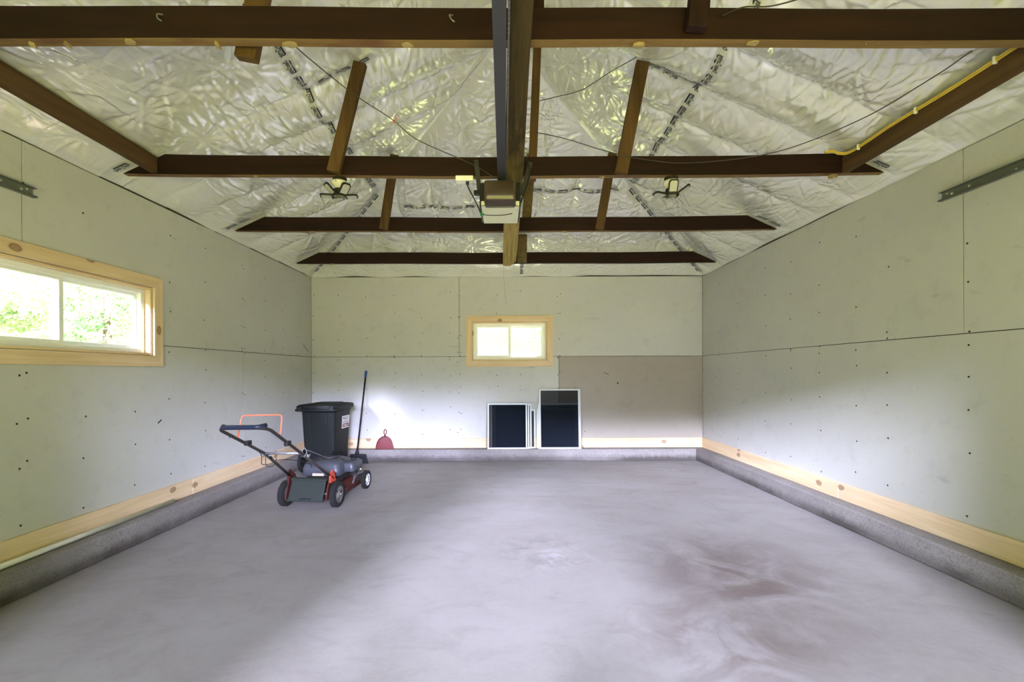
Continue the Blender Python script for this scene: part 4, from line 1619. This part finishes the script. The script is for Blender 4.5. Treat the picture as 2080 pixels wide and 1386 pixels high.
DP = thing('dustpan', 'red plastic dustpan standing against the pine baseboard', 'dustpan', (-1.725, 6.312, 0.171))
half = [(0.130, 0.0), (0.122, 0.045), (0.105, 0.105), (0.080, 0.150), (0.045, 0.176), (0.022, 0.186)]
ol = half + [(-x, z) for x, z in half[::-1]]
tl = 0.16
lean = lambda x, z, d: (x, z * math.sin(tl) * 0.95 - d, z * math.cos(tl))
pan = MB()
pan.loft([[lean(x, z, 0.0) for x, z in ol], [lean(x, z, 0.004) for x, z in ol]])
pan.build('pan', M['redpan'], DP, bevel=0.001)
rim = MB().tube([lean(x, z, 0.022 * min(1, z / 0.09)) for x, z in ol], 0.0045, 8)
prev = [lean(x, z, 0.0) for x, z in ol]
outr = [lean(x * 1.01, z, 0.026 * min(1, z / 0.09) + 0.002) for x, z in ol]
rim.add(prev + outr, [(i, i + 1, len(ol) + i + 1, len(ol) + i) for i in range(len(ol) - 1)])
rim.build('rim', M['redpan'], DP)
hl = []
for k in range(17):
    a = math.radians(-60 + 300 * k / 16)
    hl.append(lean(0.019 * math.sin(math.radians(180 * 0) + a - math.pi / 2 + math.pi * 0) * 1.0, 0.252 - 0.036 * math.cos(a - math.pi / 2 + math.pi / 2 + math.pi) * 1.0, 0.012))
loop = []
for k in range(20):
    a = 2 * math.pi * k / 20
    loop.append(lean(0.0175 * math.sin(a), 0.247 - 0.038 * math.cos(a), 0.012))
MB().tube(loop, 0.0068, 8, closed=True).tube([lean(0, 0.176, 0.012), lean(0, 0.212, 0.012)], [0.016, 0.011], 10).build('handle', M['redpan'], DP)


# ------------------------------------------------------------------ insect screens leaning on the back wall
def insect_screen(label, x0, x1, h, y_foot, lean_, fwid=0.021, right_w=None, bar=False, thick=0.007, rot=0.0):
    t = thing('insect_screen', label, 'window screen', ((x0 + x1) / 2, y_foot, 0.1712), rot, 'insect screens leaning on the back wall')
    hw = (x1 - x0) / 2
    th = math.asin(min(0.6, lean_ / h))
    up = Vector((0, math.sin(th), math.cos(th)))
    nrm = Vector((0, -math.cos(th), math.sin(th)))
    r_ = right_w or fwid
    base = Vector((0, 0, thick * math.sin(th) * 0 + 0.0))

    def slab(xa, xb, za, zb, d0, d1):
        m_ = MB()
        pts_ = [base + Vector((xa, 0, 0)) + up * za + nrm * d0, base + Vector((xb, 0, 0)) + up * za + nrm * d0, base + Vector((xb, 0, 0)) + up * zb + nrm * d0, base + Vector((xa, 0, 0)) + up * zb + nrm * d0]
        return m_.prism(pts_, nrm * (d1 - d0))
    slab(-hw, hw, 0, fwid, 0, thick).build('rail', M['screenframe'], t, bevel=0.001)
    slab(-hw, hw, h - fwid, h, 0, thick).build('rail', M['screenframe'], t, bevel=0.001)
    slab(-hw, -hw + fwid, fwid, h - fwid, 0, thick).build('stile', M['screenframe'], t, bevel=0.001)
    slab(hw - r_, hw, fwid, h - fwid, 0, thick).build('stile', M['screenframe'], t, bevel=0.001)
    if bar:
        slab(-hw + fwid, hw - r_, h * bar, h * bar + 0.018, 0.001, thick - 0.001).build('crossbar', M['screenframe'], t)
    mo = slab(-hw + fwid * 0.8, hw - r_ * 0.8, fwid * 0.8, h - fwid * 0.8, thick * 0.45, thick * 0.5)
    mo.build('mesh_panel', M['mesh'], t)
    return t


insect_screen('left front insect screen of medium height, left of the narrow one', -0.242, 0.330, 0.655, 6.284, 0.066)
insect_screen('medium screen second in the left stack, set slightly to the right', -0.198, 0.362, 0.655, 6.304, 0.060)
insect_screen('medium screen third in the left stack, next to the wall side', -0.142, 0.395, 0.640, 6.324, 0.054)
insect_screen('low screen showing as two narrow white bars between the two stacks', -0.02, 0.452, 0.560, 6.346, 0.034)
insect_screen('tallest insect screen at the right front, with a broad right stile', 0.505, 1.105, 0.860, 6.284, 0.085, 0.022, 0.036)
insect_screen('medium screen right behind the tallest one, seen through its mesh', 0.488, 1.09, 0.650, 6.310, 0.056, 0.022)
insect_screen('low screen rearmost behind the tallest one', 0.470, 1.05, 0.570, 6.336, 0.040, 0.022)


# ------------------------------------------------------------------ lawn mower
LM = thing('lawn_mower', 'push lawn mower with worn red deck and orange bail, on the left of the floor', 'lawn mower', (-1.842, 4.185, 0), math.radians(-5))


def wheel(x, y, r, w, hubmat, sgn, white):
    prof = [(r * 0.66, -w / 2), (r * 0.90, -w / 2), (r * 0.985, -w * 0.36), (r, -w * 0.15), (r, w * 0.15), (r * 0.985, w * 0.36), (r * 0.90, w / 2), (r * 0.66, w / 2)]
    tb = MB().lathe(prof, (x, y, r), (sgn, 0, 0), 40, caps=False)
    # tread blocks
    n = 34
    for k in range(n):
        a = 2 * math.pi * k / n
        for side_ in (-1, 0, 1):
            a2 = a + (0.09 if side_ == 0 else 0)
            c = Vector((x + side_ * w * 0.30, y + math.cos(a2) * r * 0.995, r + math.sin(a2) * r * 0.995))
            d = Vector((0, math.cos(a2), math.sin(a2)))
            tb.bar(c - d * 0.006, c + d * 0.0022, w * 0.24, r * 0.085, Vector((0, -math.sin(a2), math.cos(a2))))
    wo = tb.build('wheel', M['tread'], LM)
    MB().lathe([(r * 0.69, -w * 0.48), (r * 0.69, w * 0.46), (r * 0.62, w * 0.36), (r * 0.30, w * 0.32), (r * 0.24, w * 0.52), (r * 0.12, w * 0.56)], (x, y, r), (sgn, 0, 0), 32).build('hub', hubmat, wo)
    for k in range(6 if white else 3):
        a = 2 * math.pi * k / (6 if white else 3) + 0.3
        c = Vector((x + sgn * w * 0.325, y + math.cos(a) * r * 0.46, r + math.sin(a) * r * 0.46))
        d = Vector((0, math.cos(a), math.sin(a)))
        MB().bar(c - d * r * 0.13, c + d * r * 0.13, w * 0.10, r * (0.10 if white else 0.16), Vector((0, -math.sin(a), math.cos(a)))).build('spoke_slot', M['enginedark'], wo)
    MB().lathe([(0.009, 0), (0.009, 0.012), (0.004, 0.016)], (x + sgn * w * 0.5, y, r), (sgn, 0, 0), 10).build('axle_bolt', M['steel'], wo)


wheel(-0.252, 0.0, 0.120, 0.052, M['hubgrey'], -1, False)
wheel(0.252, 0.0, 0.120, 0.052, M['hubgrey'], 1, False)
wheel(-0.235, 0.66, 0.098, 0.045, M['hubwhite'], -1, True)
wheel(0.262, 0.66, 0.098, 0.045, M['hubwhite'], 1, True)
MB().tube([(-0.23, 0, 0.12), (0.23, 0, 0.12)], 0.008, 8).build('axle', M['steel'], LM)
MB().tube([(-0.22, 0.66, 0.098), (0.245, 0.66, 0.098)], 0.008, 8).build('axle', M['steel'], LM)
# deck
deck = MB()
deck.loft([rrect(0.222, 0.02, 0.68, 0.062, 0.10), rrect(0.228, 0.015, 0.685, 0.070, 0.10), rrect(0.222, 0.025, 0.675, 0.160, 0.12), rrect(0.195, 0.055, 0.640, 0.186, 0.14)], 0, True)
deck.build('deck', M['deckred'], LM)
MB().box(0.205, 0.240, 0.22, 0.46, 0.075, 0.125).build('side_chute', M['deckred'], LM, bevel=0.012)
# grimy grass caught over the chute
gm = MB()
for k in range(90):
    c = Vector((random.uniform(0.18, 0.25), random.uniform(0.42, 0.60), random.uniform(0.10, 0.19)))
    d = Vector((random.uniform(-1, 1), random.uniform(-1, 1), random.uniform(-.3, .8))).normalized() * random.uniform(0.015, 0.04)
    gm.bar(c, c + d, 0.004, 0.003)
go = gm.build('grass_clippings', M['enginedark'], LM)
go['kind'] = 'stuff'
# rear flap between red side plates
MB().prism([(-0.165, -0.035, 0.262), (-0.165, -0.052, 0.258), (-0.165, -0.128, 0.095), (-0.165, -0.128, 0.078), (-0.165, -0.108, 0.078)], (0.335, 0, 0)).build('rear_flap', M['flap'], LM, bevel=0.005)
MB().prism([(-0.172, -0.020, 0.282), (-0.172, -0.060, 0.272), (-0.172, -0.060, 0.252), (-0.172, -0.020, 0.255)], (0.350, 0, 0)).build('flap_hinge', M['flap'], LM, bevel=0.004)
MB().box(-0.05, 0.06, -0.134, -0.126, 0.098, 0.110).build('flap_slot', M['black'], LM)
for sgn, mat_ in ((-1, 'deckred'), (1, 'redbright')):
    x = sgn * 0.192
    plate = [(x, 0.10, 0.09), (x, -0.115, 0.085), (x, -0.075, 0.200), (x, -0.045, 0.300), (x, 0.000, 0.335), (x, 0.055, 0.290), (x, 0.10, 0.200)]
    MB().prism(plate, (sgn * 0.010, 0, 0)).build('side_plate', M['deckred'], LM, bevel=0.002)
    br_ = [(x + sgn * 0.011, 0.06, 0.235), (x + sgn * 0.011, -0.055, 0.235), (x + sgn * 0.011, -0.060, 0.300), (x + sgn * 0.011, -0.015, 0.355), (x + sgn * 0.011, 0.03, 0.325)]
    MB().prism(br_, (sgn * 0.010, 0, 0)).build('handle_bracket', M[mat_], LM, bevel=0.003)
# front wheel guards: arched grey
for sgn in (-1, 1):
    arc = []
    for k in range(17):
        a = math.radians(5 + 172 * k / 16)
        arc.append((0.560 + 0.190 * math.cos(a), 0.078 + 0.122 * math.sin(a)))
    x0 = sgn * 0.150
    g = MB().loft([[(x0, y_, z_), (x0 + sgn * 0.085, y_, z_ - 0.004), (x0 + sgn * 0.088, y_ + (0.560 - y_) * 0.08, z_ - 0.018), (x0, y_ + (0.560 - y_) * 0.08, z_ - 0.014)] for y_, z_ in arc], 0, True)
    g.build('wheel_guard', M['fender'], LM)
MB().loft([rrect(0.16, 0.56, 0.74, 0.075, 0.05), rrect(0.165, 0.555, 0.745, 0.13, 0.05), rrect(0.14, 0.57, 0.72, 0.175, 0.05)], 0, True).build('front_apron', M['fender'], LM)
# engine
eng = MB().loft([rrect(0.155, 0.20, 0.50, 0.180, 0.06), rrect(0.150, 0.21, 0.49, 0.245, 0.06)], 0, True)
for k in range(5):
    eng.loft([rrect(0.172, 0.185, 0.505, 0.192 + k * 0.012, 0.05), rrect(0.172, 0.185, 0.505, 0.197 + k * 0.012, 0.05)])
eng.build('engine_block', M['enginedark'], LM)
shr = MB().loft([rrect(0.185, 0.16, 0.52, 0.245, 0.05), rrect(0.195, 0.15, 0.53, 0.252, 0.055), rrect(0.195, 0.15, 0.53, 0.325, 0.055), rrect(0.188, 0.157, 0.523, 0.332, 0.055),
                 rrect(0.188, 0.157, 0.523, 0.346, 0.055), rrect(0.176, 0.17, 0.51, 0.372, 0.07), rrect(0.150, 0.20, 0.48, 0.392, 0.09), rrect(0.11, 0.24, 0.44, 0.399, 0.09)], 0, True)
so = shr.build('engine_shroud', M['engine'], LM)
for k in range(14):
    a = 2 * math.pi * k / 14
    c = Vector((0.01 + math.cos(a) * 0.085, 0.34 + math.sin(a) * 0.075, 0.3985))
    d = Vector((math.cos(a), math.sin(a), 0))
    MB().bar(c - d * 0.026, c + d * 0.026, 0.012, 0.006).build('vent', M['black'], so)
MB().lathe([(0.05, 0), (0.05, 0.008), (0.035, 0.012)], (0.01, 0.34, 0.398), (0, 0, 1), 24).build('recoil_cap', M['engine'], so)
MB().box(-0.072, 0.045, 0.1445, 0.1505, 0.252, 0.278).build('warning_label', M['label'], so)
# fuel tank and cap on the right, muffler in front, carburettor
MB().loft([rrect(0.055, -0.13, 0.10, 0.0, 0.03), rrect(0.062, -0.14, 0.11, 0.012, 0.035), rrect(0.062, -0.14, 0.11, 0.080, 0.035), rrect(0.045, -0.12, 0.09, 0.10, 0.04)], 0, True).map(lambda p: p + Vector((0.225, 0.42, 0.262))).build('fuel_tank', M['engine'], LM)
MB().lathe([(0.028, 0), (0.028, 0.020), (0.022, 0.026)], (0.225, 0.43, 0.358), (0, 0, 1), 18).build('fuel_cap', M['black'], LM)
MB().lathe([(0.014, 0), (0.016, 0.02), (0.010, 0.03)], (0.252, 0.50, 0.248), (1, 0.3, 0), 12).build('carburettor_knob', M['silver'], LM)
MB().box(0.10, 0.22, 0.50, 0.56, 0.195, 0.262).build('carburettor', M['enginedark'], LM, bevel=0.01)
MB().tube([(0.20, 0.36, 0.27), (0.205, 0.32, 0.36), (0.15, 0.30, 0.395)], 0.006, 8).build('fuel_hose', M['black'], LM)
# handle: lower tubes, crossbar, folding upper loop
J = {}
for sgn in (-1, 1):
    p0, p1 = Vector((sgn * 0.203, -0.012, 0.285)), Vector((sgn * 0.170, -0.42, 0.560))
    MB().tube([p0 - (p1 - p0) * 0.08, p1 + (p1 - p0) * 0.06], 0.0125, 12).build('lower_handle', M['tube'], LM)
    J[sgn] = p1
    MB().lathe([(0.006, -0.03), (0.006, 0.03), (0.014, 0.03), (0.014, 0.036)], p1 + Vector((0, 0, 0)), (sgn, 0, 0), 12).build('wing_bolt', M['silver'], LM)
    MB().tube([p1 + Vector((sgn * 0.034, -0.02, 0.016)), p1 + Vector((sgn * 0.040, 0.0, 0.0)), p1 + Vector((sgn * 0.034, 0.024, 0.012))], 0.005, 8).build('wing_nut', M['silver'], LM)
q = lambda s, y, z: Vector((s, y, z))
loop = [J[-1] + Vector((0.004, 0.05, -0.03)), q(-0.166, -0.44, 0.576), q(-0.168, -0.965, 0.848), q(-0.150, -0.985, 0.868), q(0.150, -0.985, 0.872), q(0.168, -0.90, 0.852), q(0.166, -0.44, 0.576), J[1] + Vector((-0.004, 0.05, -0.03))]
MB().tube(fillet(loop, 0.06, 6), 0.0125, 12).build('upper_handle', M['tube'], LM)
MB().tube(fillet([q(-0.172, -0.935, 0.874), q(-0.138, -0.987, 0.872), q(0.135, -0.987, 0.877), q(0.160, -0.93, 0.885)], 0.03), 0.0175, 12).build('grip', M['grip'], LM)
MB().tube([q(-0.166, -0.46, 0.588), q(0.166, -0.46, 0.592)], 0.0115, 12).build('crossbar', M['silver'], LM)
bl = [q(-0.174, -0.775, 0.770), q(-0.168, -0.742, 0.937), q(0.168, -0.742, 0.945), q(0.174, -0.775, 0.800)]
MB().tube(fillet(bl, 0.035, 6), 0.0055, 10).build('bail_bar', M['bail'], LM, )
for sgn in (-1, 1):
    MB().box(sgn * 0.168 - 0.016, sgn * 0.168 + 0.016, -0.70, -0.64, 0.690, 0.728).build('bail_clamp', M['black'], LM, bevel=0.006)
gd = smooth_path([J[1] + Vector((0.0, -0.06, 0.03)), J[1] + Vector((0.012, -0.03, 0.075)), J[1] + Vector((0.016, 0.0, 0.03)), J[1] + Vector((0.008, -0.03, 0.0))], 8)
MB().tube(gd, 0.004, 8).build('rope_guide', M['silver'], LM)
MB().tube([J[1] + Vector((0.012, -0.02, 0.062)), q(0.06, 0.26, 0.398)], 0.0025, 6).build('starter_rope', M['silver'], LM)
MB().tube(smooth_path([q(-0.168, -0.70, 0.712), q(-0.175, -0.50, 0.590), q(-0.178, -0.48, 0.500), q(-0.155, -0.40, 0.485), q(-0.12, -0.30, 0.500), q(-0.06, -0.10, 0.450), q(-0.05, 0.08, 0.375), q(-0.10, 0.17, 0.325)], 8), 0.003, 8).build('control_cable', M['black'], LM)
MB().tube(smooth_path([q(-0.172, -0.44, 0.560), q(-0.190, -0.40, 0.470), q(-0.150, -0.36, 0.460), q(-0.14, -0.33, 0.52)], 8), 0.0025, 8).build('control_cable', M['black'], LM)

# torn paper mark on the left wall
ro_ = rip.build('torn_paper_scrap', M['gyp_old'])
ro_.parent = bpy.data.objects['wall_left']
for (a, b_) in (((0.0003, 4.53, 0.605), (0.0003, 4.60, 0.625)), ((0.0003, 3.62, 0.86), (0.0003, 3.66, 0.885))):
    d_ = MB().bar(a, b_, 0.0008, 0.012, (0, 0, 1)).map(left).build('scuff_mark', M['gap'])
    d_.parent = bpy.data.objects['wall_left']
d_ = MB().bar((0.0003, 1.455, 1.265), (0.0003, 1.53, 1.235), 0.0008, 0.007, (0, 0, 1)).map(back).build('scuff_mark', M['gap'])
d_.parent = bpy.data.objects['wall_back']
d_ = MB().lathe([(0.0, 0), (0.013, 0), (0.013, 0.001)], back(Vector((0, 1.66, 1.11))), (0, -1, 0), 14).build('hole_mark', M['gap'])
d_.parent = bpy.data.objects['wall_back']

# ------------------------------------------------------------------ outside: ground and trees seen through the windows
g = MB()
g.box(-60, 60, -60, 60, -0.5, -0.14)
struct(g.build('ground', M['grass']), 'grass outside')
struct(MB().box(-2.6, 2.6, -14, -0.45, -0.14, -0.10).build('bounce_driveway', M['gravel']), 'unseen yellow drive outside the door, added to bounce light in')  # out of view; added so sunlight bounces warm onto the ceiling


def tree(label, x, y, h, r, leafmat, n, seed, low=0.25):
    r_ = random.Random(seed)
    t = thing('leafy_tree', label, 'tree', (x, y, -0.14), 0, 'trees outside the windows')
    MB().tube([(0, 0, 0), (r_.uniform(-.1, .1), 0, h * .4), (r_.uniform(-.2, .2), r_.uniform(-.2, .2), h * 0.8)], [0.16, 0.12, 0.04], 8).build('trunk', M['bark'], t)
    vs, fs = [], []
    clumps = []
    for _ in range(34):
        a_, q_ = r_.uniform(0, 6.283), r * math.sqrt(r_.random())
        clumps.append((q_ * math.cos(a_), q_ * math.sin(a_), h * (low + (1 - low) * r_.random()), r_.uniform(.35, .8) * r * .55))
    for k in range(n):
        cx, cy, cz, cr = clumps[k % 34]
        d = Vector((r_.gauss(0, 1), r_.gauss(0, 1), r_.gauss(0, 1))).normalized() * cr * (0.55 + 0.45 * r_.random())
        c = Vector((cx, cy, cz)) + d
        a = Vector((r_.gauss(0, 1), r_.gauss(0, 1), r_.gauss(0, .6))).normalized()
        b_ = a.orthogonal().normalized()
        L, w = r_.uniform(.07, .15), r_.uniform(.04, .075)
        i = len(vs)
        vs += [tuple(c - a * L * .5), tuple(c + b_ * w * .5), tuple(c + a * L * .5), tuple(c - b_ * w * .5)]
        fs.append((i, i + 1, i + 2, i + 3))
    mm = bpy.data.meshes.new('foliage')
    mm.from_pydata(vs, [], fs)
    mm.materials.append(M[leafmat])
    fo = bpy.data.objects.new('foliage', mm)
    C.objects.link(fo)
    fo.parent = t


tree('pale leafy tree outside the long window, behind its near pane', -9.3, 7.5, 4.4, 1.35, 'leafA', 10000, 1)
tree('deep green tree outside the long window, left edge of the photo', -11.2, 12.3, 5.5, 1.6, 'leafB', 10000, 2)
tree('pale leafy tree outside the long window, behind its far pane', -7.2, 10.6, 3.4, 1.2, 'leafA', 9000, 3, 0.1)
tree('pale tree outside the small back window, at its left pane', -2.0, 15.5, 3.8, 1.3, 'leafA', 8000, 4, 0.12)
tree('deep green tree outside the small back window, at its right pane', 2.2, 16.5, 4.2, 1.35, 'leafB', 8000, 5, 0.12)
ob = MB().lathe([(0.0, 0), (0.13, 0), (0.13, 1.86), (0.12, 1.91), (0.09, 1.96), (0.05, 1.985), (0.0, 1.99)], (-0.30, 11.0, -0.14), (0, 0, 1), 24).build('domed_post', M['dome'], loc=(-0.30, 11.0, -0.14))
tag(ob, 'violet grey round topped post seen low in the small window', 'post')
